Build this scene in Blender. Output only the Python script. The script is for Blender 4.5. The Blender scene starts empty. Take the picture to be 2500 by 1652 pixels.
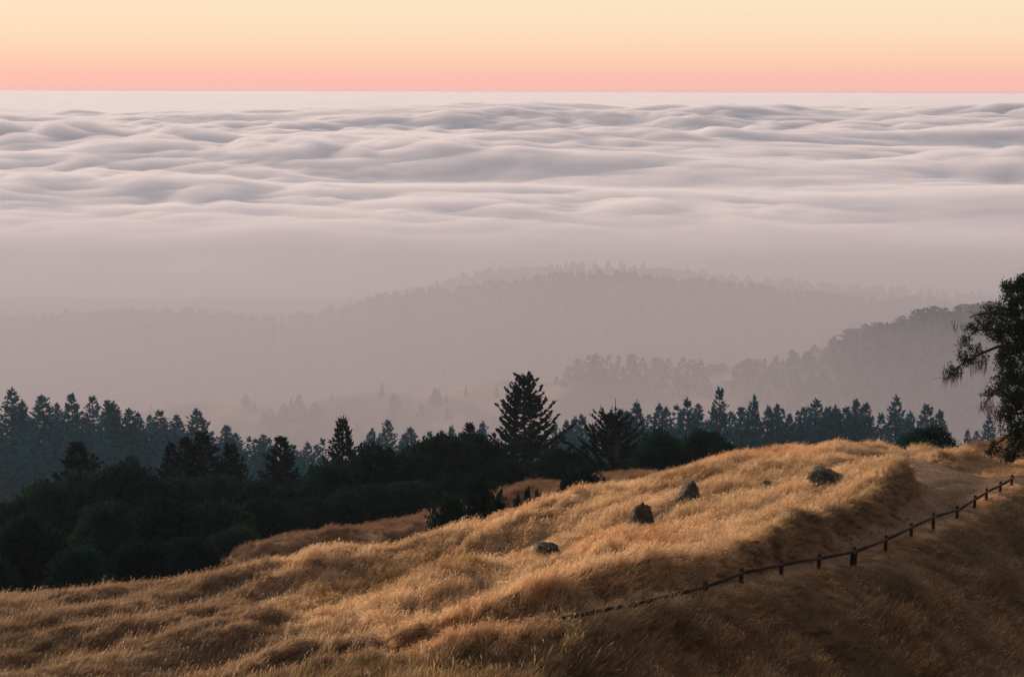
import bpy, math, random
import numpy as np
from mathutils import Matrix, Vector

# ------------------------------------------------------------------ camera, sky, sun, exposure
scene = bpy.context.scene
COL = scene.collection
W0, H0, F0 = 2500.0, 1652.0, 3500.0          # photograph size and focal length in its pixels
PITCH = math.atan((826 - 222) / F0)
ROLL = math.radians(0.17)

cam_data = bpy.data.cameras.new('camera')
cam_data.sensor_width = 36.0
cam_data.lens = 36.0 * F0 / W0
cam_data.clip_start = 0.5
cam_data.clip_end = 600000.0
cam = bpy.data.objects.new('camera', cam_data)
COL.objects.link(cam)
cam.matrix_world = (Matrix.Rotation(math.pi / 2 - PITCH, 4, 'X') @ Matrix.Rotation(ROLL, 4, 'Z'))
scene.camera = cam
CAM3 = np.array(cam.matrix_world.to_3x3())

SUN_EL, SUN_AZ = math.radians(9.5), math.radians(-36.0)     # azimuth measured to the right of the view axis (+Y)
world = bpy.data.worlds.new('World')
scene.world = world
world.use_nodes = True
nt = world.node_tree
nt.nodes.clear()
N = nt.nodes.new
out = N('ShaderNodeOutputWorld')
bg = N('ShaderNodeBackground')
bg.inputs['Strength'].default_value = 1.0
sky = N('ShaderNodeTexSky')
sky.sky_type = 'NISHITA'
sky.sun_disc = False
sky.sun_elevation = math.radians(4.0)
sky.sun_rotation = SUN_AZ
sky.altitude = 600
skyscale = N('ShaderNodeVectorMath'); skyscale.operation = 'SCALE'
skyscale.inputs['Scale'].default_value = 0.06
nt.links.new(sky.outputs[0], skyscale.inputs[0])
tc = N('ShaderNodeTexCoord')
sep = N('ShaderNodeSeparateXYZ')
nt.links.new(tc.outputs['Generated'], sep.inputs[0])
# twilight colours by elevation: pink belt at the horizon, peach, pale cream, then dusk blue overhead
mr = N('ShaderNodeMapRange')
mr.inputs['From Min'].default_value = -0.2; mr.inputs['From Max'].default_value = 1.0
nt.links.new(sep.outputs['Z'], mr.inputs['Value'])
ramp = N('ShaderNodeValToRGB')
def lin(c):
    return tuple(((v / 255) / 12.92 if v / 255 <= 0.04045 else ((v / 255 + 0.055) / 1.055) ** 2.4) for v in c) + (1.0,)
stops = [(-0.2, (150, 125, 125)), (-0.03, (250, 190, 182)), (0.002, (253, 191, 180)), (0.010, (254, 194, 180)),
         (0.020, (254, 208, 180)), (0.036, (255, 222, 188)), (0.064, (255, 232, 202)),
         (0.14, (255, 232, 212)), (0.30, (246, 226, 220)), (0.60, (203, 201, 215)), (1.0, (164, 176, 204))]
el = ramp.color_ramp.elements
while len(el) > 1: el.remove(el[-1])
el[0].position = 0.0; el[0].color = lin(stops[0][1])
for z, c in stops[1:]:
    e = el.new((z + 0.2) / 1.2); e.color = lin(c)
nt.links.new(mr.outputs[0], ramp.inputs[0])
# the glow is on the sunset side (+Y); the sky behind the camera is dimmer
yr = N('ShaderNodeMapRange'); yr.interpolation_type = 'SMOOTHSTEP'
yr.inputs['From Min'].default_value = -1.0; yr.inputs['From Max'].default_value = 0.85
yr.inputs['To Min'].default_value = 0.20; yr.inputs['To Max'].default_value = 1.0
nt.links.new(sep.outputs['Y'], yr.inputs['Value'])
glow = N('ShaderNodeVectorMath'); glow.operation = 'SCALE'
nt.links.new(ramp.outputs[0], glow.inputs[0]); nt.links.new(yr.outputs[0], glow.inputs['Scale'])
addn = N('ShaderNodeMixRGB'); addn.blend_type = 'MIX'; addn.inputs[0].default_value = 0.97
nt.links.new(skyscale.outputs[0], addn.inputs[1]); nt.links.new(glow.outputs[0], addn.inputs[2])
nt.links.new(addn.outputs[0], bg.inputs['Color'])
nt.links.new(bg.outputs[0], out.inputs['Surface'])

sun_data = bpy.data.lights.new('sun', 'SUN')
sun_data.energy = 5.0
sun_data.angle = math.radians(14)
sun_data.color = (1.0, 0.80, 0.64)
sun = bpy.data.objects.new('sun', sun_data)
COL.objects.link(sun)
sdir = Vector((math.sin(SUN_AZ) * math.cos(SUN_EL), math.cos(SUN_AZ) * math.cos(SUN_EL), math.sin(SUN_EL)))
sun.rotation_euler = sdir.to_track_quat('Z', 'Y').to_euler()
sun.location = (0, 0, 50)

vs = scene.view_settings
vs.view_transform = 'Standard'; vs.look = 'None'; vs.exposure = 0.0; vs.gamma = 1.0
vs.use_curve_mapping = False
cy = scene.cycles
cy.use_denoising = True
cy.max_bounces = 5; cy.diffuse_bounces = 2; cy.transmission_bounces = 2; cy.volume_bounces = 4
cy.transparent_max_bounces = 12
cy.sample_clamp_indirect = 4.0

rng = np.random.default_rng(11)
random.seed(5)

# ------------------------------------------------------------------ helpers
def ray(px, py):
    v = np.array([(px - W0 / 2) / F0, -(py - H0 / 2) / F0, -1.0])
    d = CAM3 @ v
    return d / d[1]
def P(px, py, Y):
    return ray(px, py) * Y
def lerp_list(lst):
    a = np.array(lst, float)
    return lambda x: np.interp(x, a[:, 0], a[:, 1])

_perm = np.random.default_rng(3).permutation(4096)
_ang = np.random.default_rng(4).random(4096) * 2 * np.pi
def noise2(x, y, seed=0):
    x = np.asarray(x, float) + seed * 17.31; y = np.asarray(y, float) + seed * 9.77
    xi = np.floor(x).astype(np.int64); yi = np.floor(y).astype(np.int64)
    xf = x - xi; yf = y - yi
    def g(ix, iy, dx, dy):
        a = _ang[_perm[(_perm[ix & 4095] + iy) & 4095]]
        return np.cos(a) * dx + np.sin(a) * dy
    u = xf * xf * xf * (xf * (xf * 6 - 15) + 10); v = yf * yf * yf * (yf * (yf * 6 - 15) + 10)
    a = g(xi, yi, xf, yf); b = g(xi + 1, yi, xf - 1, yf)
    c = g(xi, yi + 1, xf, yf - 1); d = g(xi + 1, yi + 1, xf - 1, yf - 1)
    return (a + (b - a) * u + (c - a) * v + (a - b - c + d) * u * v) * 1.5
def fbm(x, y, oct=4, seed=0):
    s = 0; a = 0.5
    for i in range(oct):
        s = s + a * noise2(x * 2 ** i, y * 2 ** i, seed + i * 5); a *= 0.5
    return s
def smooth(a, b, x):
    t = np.clip((x - a) / (b - a), 0, 1); return t * t * (3 - 2 * t)

def mesh_np(name, v, q, smooth_shade=False):
    v = np.asarray(v, np.float32); q = np.asarray(q, np.int32)
    m = bpy.data.meshes.new(name)
    k = q.shape[1]
    m.vertices.add(len(v)); m.vertices.foreach_set('co', v.ravel())
    m.loops.add(q.size); m.loops.foreach_set('vertex_index', q.ravel())
    m.polygons.add(len(q))
    m.polygons.foreach_set('loop_start', np.arange(0, q.size, k, dtype=np.int32))
    m.polygons.foreach_set('loop_total', np.full(len(q), k, np.int32))
    if smooth_shade: m.polygons.foreach_set('use_smooth', np.ones(len(q), bool))
    m.update(calc_edges=True); m.validate()
    return m
class MB:
    def __init__(self): self.v = []; self.q = []; self.n = 0
    def add(self, v, q):
        v = np.asarray(v, float).reshape(-1, 3); q = np.asarray(q, int)
        self.v.append(v); self.q.append(q + self.n); self.n += len(v)
    def tube(self, pts, radii, sides=6, cap=True):
        pts = np.asarray(pts, float); n = len(pts)
        t = np.gradient(pts, axis=0); t /= np.linalg.norm(t, axis=1)[:, None] + 1e-9
        ref = np.where(np.abs(t[:, 2:3]) > 0.9, np.array([[1.0, 0, 0]]), np.array([[0, 0, 1.0]]))
        a = np.cross(t, ref); a /= np.linalg.norm(a, axis=1)[:, None] + 1e-9
        b = np.cross(t, a)
        ph = np.arange(sides) * 2 * np.pi / sides
        r = np.asarray(radii, float)[:, None, None]
        ring = pts[:, None, :] + r * (np.cos(ph)[None, :, None] * a[:, None, :] + np.sin(ph)[None, :, None] * b[:, None, :])
        i = np.arange(n - 1)[:, None] * sides; j = np.arange(sides)[None, :]; jn = (j + 1) % sides
        q = np.stack([i + j, i + jn, i + sides + jn, i + sides + j], -1).reshape(-1, 4)
        self.add(ring.reshape(-1, 3), q)
        if cap and sides == 4:
            base = self.n - n * sides
            self.q.append(np.array([[base + 3, base + 2, base + 1, base]]))
            e = self.n - sides
            self.q.append(np.array([[e, e + 1, e + 2, e + 3]]))
    def box(self, c, s, rot=None):
        c = np.asarray(c, float); s = np.asarray(s, float) / 2
        v = np.array([[x, y, z] for z in (-1, 1) for y in (-1, 1) for x in (-1, 1)], float) * s
        if rot is not None: v = v @ np.asarray(rot).T
        self.add(v + c, [[0, 2, 3, 1], [4, 5, 7, 6], [0, 1, 5, 4], [2, 6, 7, 3], [0, 4, 6, 2], [1, 3, 7, 5]])
    def leaves(self, p, d, side, length, width):
        """kite-shaped faces: p base points, d directions, side unit vectors"""
        length = np.asarray(length)[:, None]; width = np.asarray(width)[:, None]
        v = np.stack([p, p + d * length * 0.45 + side * width * 0.5, p + d * length, p + d * length * 0.45 - side * width * 0.5], 1)
        n = len(p)
        self.add(v.reshape(-1, 3), np.arange(n * 4).reshape(n, 4))
    def mesh(self, name, sm=False):
        return mesh_np(name, np.concatenate(self.v), np.concatenate(self.q), sm)
def obj(name, mesh, mat=None, parent=None):
    o = bpy.data.objects.new(name, mesh)
    if mat is not None and len(mesh.materials) == 0: mesh.materials.append(mat)
    COL.objects.link(o)
    if parent is not None: o.parent = parent
    return o
def empty(name, loc, rz=0.0, sc=(1, 1, 1)):
    o = bpy.data.objects.new(name, None)
    o.empty_display_size = 0.5
    o.location = loc; o.rotation_euler = (0, 0, rz); o.scale = sc
    COL.objects.link(o)
    return o
def tag(o, label=None, cat=None, group=None, kind=None):
    if label: o['label'] = label
    if cat: o['category'] = cat
    if group: o['group'] = group
    if kind: o['kind'] = kind
    return o
def unit(a):
    return a / (np.linalg.norm(a, axis=-1, keepdims=True) + 1e-9)
def grid_quads(nr, nc):
    i = np.arange(nr - 1)[:, None] * nc; j = np.arange(nc - 1)[None, :]
    return np.stack([i + j, i + j + 1, i + nc + j + 1, i + nc + j], -1).reshape(-1, 4)

# ------------------------------------------------------------------ materials
def new_mat(name):
    m = bpy.data.materials.new(name); m.use_nodes = True
    t = m.node_tree; t.nodes.clear()
    o = t.nodes.new('ShaderNodeOutputMaterial')
    return m, t, o
def noise_node(t, scale, detail=4, rough=0.6, vec=None):
    n = t.nodes.new('ShaderNodeTexNoise')
    n.inputs['Scale'].default_value = scale; n.inputs['Detail'].default_value = detail
    n.inputs['Roughness'].default_value = rough
    if vec is not None: t.links.new(vec, n.inputs['Vector'])
    return n
def ramp_node(t, stops, fac):
    r = t.nodes.new('ShaderNodeValToRGB'); e = r.color_ramp.elements
    e[0].position, e[0].color = stops[0][0], stops[0][1] + (1,)
    e[1].position, e[1].color = stops[-1][0], stops[-1][1] + (1,)
    for p, c in stops[1:-1]:
        x = e.new(p); x.color = c + (1,)
    t.links.new(fac, r.inputs[0])
    return r
def mat_rough(name, stops, scale, detail=5, bump=0.0, bscale=None, rough=0.95, world_pos=True, spec=0.1):
    m, t, o = new_mat(name)
    if world_pos: vec = t.nodes.new('ShaderNodeNewGeometry').outputs['Position']
    else: vec = t.nodes.new('ShaderNodeTexCoord').outputs['Object']
    n = noise_node(t, scale, detail, 0.65, vec)
    r = ramp_node(t, stops, n.outputs['Fac'])
    b = t.nodes.new('ShaderNodeBsdfPrincipled')
    b.inputs['Roughness'].default_value = rough
    b.inputs['Specular IOR Level'].default_value = spec
    t.links.new(r.outputs[0], b.inputs['Base Color'])
    if bump:
        n2 = noise_node(t, bscale or scale * 3, 6, 0.7, vec)
        bp = t.nodes.new('ShaderNodeBump'); bp.inputs['Strength'].default_value = bump
        bp.inputs['Distance'].default_value = 0.1
        t.links.new(n2.outputs['Fac'], bp.inputs['Height']); t.links.new(bp.outputs[0], b.inputs['Normal'])
    t.links.new(b.outputs[0], o.inputs['Surface'])
    return m
def mat_leaf(name, stops, scale, transl=0.35, tcol=None, scale2=None, stops2=None, vary=0.0):
    """thin leaves or blades: diffuse plus light passing through, colour wandering over the place"""
    m, t, o = new_mat(name)
    vec = t.nodes.new('ShaderNodeNewGeometry').outputs['Position']
    n = noise_node(t, scale, 4, 0.65, vec)
    col = ramp_node(t, stops, n.outputs['Fac']).outputs[0]
    if scale2:
        n2 = noise_node(t, scale2, 3, 0.6, vec)
        c2 = ramp_node(t, stops2, n2.outputs['Fac'])
        mx = t.nodes.new('ShaderNodeMixRGB'); mx.blend_type = 'MULTIPLY'; mx.inputs[0].default_value = 1.0
        t.links.new(col, mx.inputs[1]); t.links.new(c2.outputs[0], mx.inputs[2]); col = mx.outputs[0]
    if vary:
        oi = t.nodes.new('ShaderNodeObjectInfo')
        vr = t.nodes.new('ShaderNodeMapRange'); vr.inputs['To Min'].default_value = 1 - vary; vr.inputs['To Max'].default_value = 1 + vary
        t.links.new(oi.outputs['Random'], vr.inputs['Value'])
        sc_ = t.nodes.new('ShaderNodeVectorMath'); sc_.operation = 'SCALE'
        t.links.new(col, sc_.inputs[0]); t.links.new(vr.outputs[0], sc_.inputs['Scale']); col = sc_.outputs[0]
    d = t.nodes.new('ShaderNodeBsdfDiffuse'); tr = t.nodes.new('ShaderNodeBsdfTranslucent')
    mix = t.nodes.new('ShaderNodeMixShader'); mix.inputs[0].default_value = transl
    t.links.new(col, d.inputs[0]); t.links.new(col, tr.inputs[0])
    t.links.new(d.outputs[0], mix.inputs[1]); t.links.new(tr.outputs[0], mix.inputs[2])
    t.links.new(mix.outputs[0], o.inputs['Surface'])
    return m
def mat_volume(name, color, density, g):
    m, t, o = new_mat(name)
    v = t.nodes.new('ShaderNodeVolumePrincipled')
    v.inputs['Color'].default_value = color + (1,)
    v.inputs['Density'].default_value = density
    v.inputs['Anisotropy'].default_value = g
    t.links.new(v.outputs[0], o.inputs['Volume'])
    return m

M = {}
M['grass'] = mat_leaf('dry_grass', [(0.30, (0.44, 0.265, 0.135)), (0.46, (0.68, 0.45, 0.245)), (0.58, (0.80, 0.58, 0.345)), (0.75, (0.58, 0.38, 0.195))], 0.9, 0.48,
                      None, 0.10, [(0.33, (0.62, 0.56, 0.46)), (0.5, (1.0, 1.0, 1.0)), (0.68, (0.95, 0.80, 0.70))], 0.28)
M['grass_olive_shade'] = mat_leaf('olive_grass_shade', [(0.30, (0.25, 0.18, 0.09)), (0.46, (0.42, 0.305, 0.155)), (0.60, (0.58, 0.43, 0.24)), (0.75, (0.36, 0.28, 0.14))], 0.7, 0.45, None, 0.22, [(0.38, (0.42, 0.46, 0.38)), (0.5, (0.9, 0.9, 0.82)), (0.62, (1.25, 1.1, 0.92))], 0.6)  # olive grass, with the shade of the bank and lower slope darkened into its colour
M['grass_dull'] = mat_leaf('dull_straw_grass', [(0.30, (0.29, 0.195, 0.105)), (0.46, (0.44, 0.31, 0.18)), (0.58, (0.54, 0.40, 0.25)), (0.75, (0.38, 0.275, 0.15))], 0.9, 0.45, None, 0.12, [(0.36, (0.60, 0.60, 0.50)), (0.5, (1.0, 1.0, 1.0)), (0.68, (0.95, 0.85, 0.76))], 0.3)
M['grass_far'] = mat_leaf('brown_grass', [(0.30, (0.20, 0.115, 0.065)), (0.5, (0.30, 0.18, 0.105)), (0.72, (0.40, 0.25, 0.15))], 0.5, 0.35)
M['soil'] = mat_rough('straw_soil', [(0.3, (0.10, 0.055, 0.025)), (0.5, (0.19, 0.105, 0.045)), (0.7, (0.26, 0.15, 0.065))], 1.2, 6, 0.8, 5)
M['dirt'] = mat_rough('packed_dirt', [(0.32, (0.13, 0.072, 0.034)), (0.5, (0.175, 0.100, 0.048)), (0.68, (0.24, 0.145, 0.073))], 0.55, 8, 0.5, 4)
M['gravel'] = mat_rough('gravel_stone', [(0.3, (0.09, 0.065, 0.045)), (0.7, (0.26, 0.20, 0.15))], 3, 3)
M['wood'] = mat_rough('weathered_wood', [(0.3, (0.030, 0.020, 0.016)), (0.55, (0.06, 0.038, 0.028)), (0.75, (0.10, 0.065, 0.05))], 6, 6, 0.4, 20)
M['post_red'] = mat_rough('stained_post_wood', [(0.3, (0.035, 0.019, 0.014)), (0.7, (0.08, 0.042, 0.030))], 6, 6, 0.4, 20)
M['post_dark'] = mat_rough('tarred_post_wood', [(0.3, (0.012, 0.014, 0.013)), (0.6, (0.03, 0.032, 0.028)), (0.75, (0.09, 0.085, 0.075))], 7, 5, 0.4, 20)
M['rock'] = mat_rough('lichened_rock', [(0.30, (0.022, 0.021, 0.018)), (0.48, (0.075, 0.068, 0.056)), (0.60, (0.14, 0.128, 0.095)), (0.72, (0.30, 0.275, 0.21))], 2.6, 9, 0.9, 7)
M['bark'] = mat_rough('bark', [(0.3, (0.025, 0.018, 0.014)), (0.7, (0.06, 0.045, 0.036))], 3, 5, 0.4, 12)
M['pale_bark'] = mat_rough('pale_dead_wood', [(0.3, (0.10, 0.085, 0.075)), (0.7, (0.20, 0.17, 0.15))], 4, 4)
M['oak'] = mat_leaf('oak_leaves', [(0.3, (0.008, 0.026, 0.021)), (0.5, (0.013, 0.036, 0.027)), (0.7, (0.027, 0.042, 0.024))], 0.16, 0.2, vary=0.32)
M['oak_near'] = mat_leaf('near_oak_leaves', [(0.3, (0.016, 0.026, 0.014)), (0.6, (0.032, 0.045, 0.020)), (0.75, (0.06, 0.07, 0.026))], 1.3, 0.25)
M['lichen'] = mat_leaf('hanging_lichen', [(0.3, (0.05, 0.045, 0.035)), (0.7, (0.09, 0.08, 0.06))], 1.0, 0.3)
M['pine'] = mat_leaf('pine_needles', [(0.3, (0.008, 0.020, 0.017)), (0.6, (0.016, 0.034, 0.026)), (0.75, (0.026, 0.042, 0.026))], 0.3, 0.1)
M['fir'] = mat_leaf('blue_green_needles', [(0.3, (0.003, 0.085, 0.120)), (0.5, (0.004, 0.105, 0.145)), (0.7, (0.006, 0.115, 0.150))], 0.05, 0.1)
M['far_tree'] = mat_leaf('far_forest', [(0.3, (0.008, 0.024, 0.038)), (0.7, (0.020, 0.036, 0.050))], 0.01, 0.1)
M['bright_shrub'] = mat_leaf('fresh_leaves', [(0.3, (0.03, 0.085, 0.03)), (0.7, (0.07, 0.15, 0.05))], 1.5, 0.3)
M['brown_twig'] = mat_leaf('brown_twigs', [(0.3, (0.035, 0.022, 0.018)), (0.7, (0.07, 0.045, 0.036))], 1.0, 0.2)
def mat_hill():
    m, t, o = new_mat('far_hillside')
    pos = t.nodes.new('ShaderNodeNewGeometry').outputs['Position']
    n = noise_node(t, 0.006, 6, 0.6, pos)
    dry = ramp_node(t, [(0.36, (0.05, 0.055, 0.04)), (0.47, (0.16, 0.11, 0.075)), (0.60, (0.42, 0.28, 0.20))], n.outputs['Fac'])
    n2 = noise_node(t, 0.05, 4, 0.6, pos)
    floor = ramp_node(t, [(0.3, (0.006, 0.030, 0.036)), (0.7, (0.012, 0.045, 0.050))], n2.outputs['Fac'])
    sp = t.nodes.new('ShaderNodeSeparateXYZ'); t.links.new(pos, sp.inputs[0])
    k = t.nodes.new('ShaderNodeMapRange'); k.inputs['From Min'].default_value = 750; k.inputs['From Max'].default_value = 950
    t.links.new(sp.outputs['Y'], k.inputs['Value'])
    def step(src, a, b):       # 1 below a, 0 above b
        q = t.nodes.new('ShaderNodeMapRange'); q.inputs['From Min'].default_value = a; q.inputs['From Max'].default_value = b
        q.inputs['To Min'].default_value = 1; q.inputs['To Max'].default_value = 0
        t.links.new(src, q.inputs['Value']); return q.outputs[0]
    def mul(a, b):
        q = t.nodes.new('ShaderNodeMath'); q.operation = 'MULTIPLY'; t.links.new(a, q.inputs[0]); t.links.new(b, q.inputs[1]); return q.outputs[0]
    grassy = mul(mul(k.outputs[0], step(sp.outputs['Y'], 1850, 2100)), step(sp.outputs['X'], 310, 390))   # open pasture only on the nearer knoll
    mx = t.nodes.new('ShaderNodeMixRGB'); t.links.new(grassy, mx.inputs[0])
    t.links.new(floor.outputs[0], mx.inputs[1]); t.links.new(dry.outputs[0], mx.inputs[2])
    b = t.nodes.new('ShaderNodeBsdfDiffuse'); t.links.new(mx.outputs[0], b.inputs[0]); t.links.new(b.outputs[0], o.inputs['Surface'])
    return m
M['hill'] = mat_hill()
M['fir_bark'] = mat_rough('dark_bark', [(0.3, (0.010, 0.014, 0.015)), (0.7, (0.022, 0.026, 0.027))], 3, 4)
M['white'] = mat_rough('white_roof_paint', [(0.3, (0.75, 0.75, 0.76)), (0.7, (0.85, 0.85, 0.86))], 0.5, 2)
M['wall'] = mat_rough('shed_boards', [(0.3, (0.25, 0.2, 0.17)), (0.7, (0.33, 0.27, 0.23))], 0.8, 3)
M['pane'] = mat_rough('dark_window_glass', [(0.3, (0.02, 0.02, 0.025)), (0.7, (0.03, 0.03, 0.035))], 0.8, 2, rough=0.2, spec=0.5)

# ------------------------------------------------------------------ near hillside (a smooth surface through surveyed points)
CP = [
 # near slope, right of the path
 (2500,1652,52.5),(2100,1652,46.5),(1700,1652,41.2),(1300,1652,38.8),(1000,1652,39.5),(700,1652,41.5),(400,1652,46),(0,1652,51),
 (2500,1400,64.3),(2500,1530,57.5),(2300,1450,55.8),(2100,1500,49.7),(1900,1520,45.6),(1700,1530,43.0),(1500,1560,40.5),(2400,1300,67),(2500,1800,45),(2100,1800,41),(1700,1800,36),(1300,1800,34),(900,1800,35),(400,1800,41),
 # fence line and path
 (2471,1183,76),(2409,1218,71.5),(2339,1266,66),(2281,1292,61.5),(2163,1345,56.5),(2086,1374,53),(2000,1387,50.8),(1909,1403,48.5),
 (1810,1424,46.3),(1730,1446,44.6),(1553,1490,42.3),(1400,1525,41),(1200,1565,40.5),(900,1610,41.5),
 (2480,1145,83),(2290,1118,86),(2210,1102,88.5),(2090,1098,87.5),(2330,1180,73),(2290,1215,69),
 # mound beside the path and the face above it
 (2150,1157,74.5),(2250,1185,68.2),(2000,1250,61.5),(2000,1335,54.5),(2150,1250,63.5),(1850,1300,57),(1700,1350,53.5),(2000,1160,74),(1870,1190,72),
 # inner ridge
 (1900,1140,77.5),(1740,1185,73),(1640,1212,70.5),(1500,1255,67.5),(1300,1335,63),(1100,1402,59),(850,1510,53.5),(600,1602,49.5),(430,1655,47),
 # between path and inner ridge
 (1500,1400,53.5),(1300,1480,49),(1000,1570,45.5),(1700,1265,63.5),(1200,1440,54),(1550,1330,58.5),
 # gully behind the inner ridge
 (900,1432,65),(700,1560,57.5),(500,1605,55.5),(700,1455,66),(300,1550,58.5),(100,1600,55),(1150,1345,69.8),(1350,1275,73.5),(0,1530,60),(450,1480,63.5),
 # crest
 (2470,1128,90),(2300,1092,93),(2100,1075,94),(1900,1087,90.5),(1700,1127,86.5),(1500,1177,82.5),(1300,1227,79),(1150,1266,77),(1000,1316,74.5),(850,1331,74),
 (700,1362,72),(500,1402,70.5),(300,1427,69),(0,1452,68),(-300,1465,66),(-600,1480,64),
]
pts = [P(*c) for c in CP]
def below(px, py, Y, drop):
    p = P(px, py, Y); p[2] -= drop; pts.append(p)
for px, py in [(2470,1128),(2300,1092),(2100,1075),(1900,1087),(1700,1127),(1500,1177),(1300,1227),(1150,1266)]:
    below(px, py, 104, 2.2 if px > 1600 else 3.0)
for px, py in [(1000,1316),(850,1331),(700,1362),(500,1402),(300,1427),(0,1452),(-300,1465)]:
    below(px, py, 83, 1.6); below(px, py, 106, 3.2 if px < 600 else 4.5)
# secondary spur behind the crest
for px, py, Y in [(560,1372,106),(620,1312,112),(740,1280,115),(850,1257,118),(1000,1240,120),(1100,1228,122),(1230,1192,125),(1390,1162,127),(1480,1158,128)]:
    p = P(px, py, Y); pts.append(p)
    q = P(px, py, Y + 18); q[2] -= 3.0; pts.append(q)
for px, py, Y in [(2330,1100,132),(2380,1086,138),(2500,1056,145),(2700,1010,150),(2900,985,150)]:
    p = P(px, py, Y); pts.append(p)
    q = P(px, py, Y + 25); q[2] -= 3.0; pts.append(q)
# wooded ground further down
for px, z150, z190, z260 in [(-300,-55,-68,-92),(0,-54,-67,-92),(300,-53,-66,-90),(600,-50,-64,-88),(900,-47,-62,-86),(1300,-44,-55,-80),(1700,-44,-56,-80),(2100,-44,-57,-82),(2600,None,-58,-84),(3000,None,-60,-84)]:
    for Y, z in ((150, z150), (190, z190), (260, z260)):
        if z is not None: pts.append(np.array([(px - 1250) / F0 * Y, Y, z]))
# the slope the camera stands on, and beyond the frame's sides
for x in (-30, -12, 0, 12, 30):
    for y, z in ((-14, -0.6), (0, -2.3), (6, -4.8), (14, -8.4), (22, -11.8)):
        pts.append(np.array([x, y, z - (1.0 if x < -5 else 0) - (1.6 if x < -20 else 0) + (0.8 if x > 20 else 0)]))
for px, py, Y in [(3000,1650,58),(3000,1400,70),(3000,1200,82),(-500,1660,56),(-400,1550,61)]:
    pts.append(P(px, py, Y))
pts = np.array(pts)
def tps(r2): return 0.5 * r2 * np.log(r2 + 1e-9)
_c = pts[:, :2] / 50.0
_n = len(_c)
A = np.zeros((_n + 3, _n + 3))
A[:_n, :_n] = tps(((_c[:, None] - _c[None]) ** 2).sum(-1)) + np.eye(_n) * 6e-4
A[:_n, _n] = A[_n, :_n] = 1
A[:_n, _n + 1:] = _c; A[_n + 1:, :_n] = _c.T
_w = np.linalg.solve(A, np.concatenate([pts[:, 2], np.zeros(3)]))
def z_smooth(x, y):
    x = np.asarray(x, float); y = np.asarray(y, float)
    s = np.stack([x.ravel(), y.ravel()], 1) / 50.0
    res = np.empty(len(s))
    for i in range(0, len(s), 20000):
        b = s[i:i + 20000]
        res[i:i + 20000] = tps(((b[:, None] - _c[None]) ** 2).sum(-1)) @ _w[:_n] + _w[_n] + b @ _w[_n + 1:]
    return res.reshape(x.shape)
_ys = np.concatenate([np.arange(25, 110, 0.25), np.arange(110, 260, 1.0)])
def hit(px, py, zf=None, ymin=25):
    d = ray(px, py); y = _ys[_ys >= ymin]
    z = (zf or z_smooth)(d[0] * y, y)
    k = np.argmax(d[2] * y < z)
    return np.array([d[0] * y[k], y[k], z[k]])

def seg_dist(x, y, poly):
    x = np.asarray(x, float); y = np.asarray(y, float)
    best = np.full(x.shape, 1e9)
    for a, b in zip(poly[:-1], poly[1:]):
        ab = b - a; t = np.clip(((x - a[0]) * ab[0] + (y - a[1]) * ab[1]) / (ab @ ab), 0, 1)
        best = np.minimum(best, np.hypot(x - a[0] - t * ab[0], y - a[1] - t * ab[1]))
    return best
def in_poly(x, y, poly):
    x = np.asarray(x, float); y = np.asarray(y, float)
    ins = np.zeros(x.shape, bool)
    n = len(poly)
    for i in range(n):
        a = poly[i]; b = poly[(i + 1) % n]
        c = ((a[1] > y) != (b[1] > y)) & (x < (b[0] - a[0]) * (y - a[1]) / (b[1] - a[1] + 1e-12) + a[0])
        ins ^= c
    return ins
PATH_PX = [(2075,1101),(2140,1097),(2215,1104),(2290,1122),(2400,1139),(2480,1147),(2560,1150),(2560,1170),(2480,1166),(2440,1190),(2380,1222),(2330,1250),(2280,1274),(2225,1300),
           (2160,1328),(2085,1360),(2000,1380),(1900,1399),(1860,1404),(1890,1390),(1940,1366),(2025,1332),(2100,1298),(2170,1262),(2222,1222),(2245,1186),(2225,1160),(2180,1142),(2120,1124)]
PATH = np.array([hit(px, py, None, 40)[:2] for px, py in PATH_PX])
DITCH = np.array([P(px, py, Y)[:2] for px, py, Y in [(1909,1396,49.2),(1810,1415,47.2),(1730,1432,45.6),(1553,1475,43.3),(1400,1512,42),(1200,1556,41.5),(900,1606,42.3),(700,1650,43)]])
RIM = DITCH + np.array([0.25, -1.5])
INNER = np.concatenate([[hit(px, py, None, 40)[:2] for px, py in [(2240,1178),(2245,1190),(2222,1222),(2170,1262),(2100,1298),(2025,1332),(1940,1366),(1890,1388)]], DITCH[1:]])
RIDGE = np.array([P(*c)[:2] for c in [(1900,1140,77.5),(1740,1185,73),(1640,1212,70.5),(1500,1255,67.5),(1300,1335,63),(1100,1402,59),(850,1510,53.5),(600,1602,49.5),(430,1655,47),(250,1720,44)]])
GULLY = RIDGE[3:] + 4.3 * np.array([-0.8, 0.6])
def side_dist(x, y, poly):
    x = np.asarray(x, float); y = np.asarray(y, float)
    best = np.full(x.shape, 1e9); sg = np.zeros(x.shape)
    for a, b in zip(poly[:-1], poly[1:]):
        ab = b - a; t = np.clip(((x - a[0]) * ab[0] + (y - a[1]) * ab[1]) / (ab @ ab), 0, 1)
        d = np.hypot(x - a[0] - t * ab[0], y - a[1] - t * ab[1])
        c = ab[0] * (y - a[1]) - ab[1] * (x - a[0])
        m = d < best; best = np.where(m, d, best); sg = np.where(m, np.sign(-c), sg)
    return best * sg
def path_mask(x, y):
    ins = in_poly(x, y, PATH)
    d = seg_dist(x, y, np.concatenate([PATH, PATH[:1]]))
    sd = np.where(ins, d, -d)
    return smooth(-0.9, 0.5, sd), sd
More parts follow.
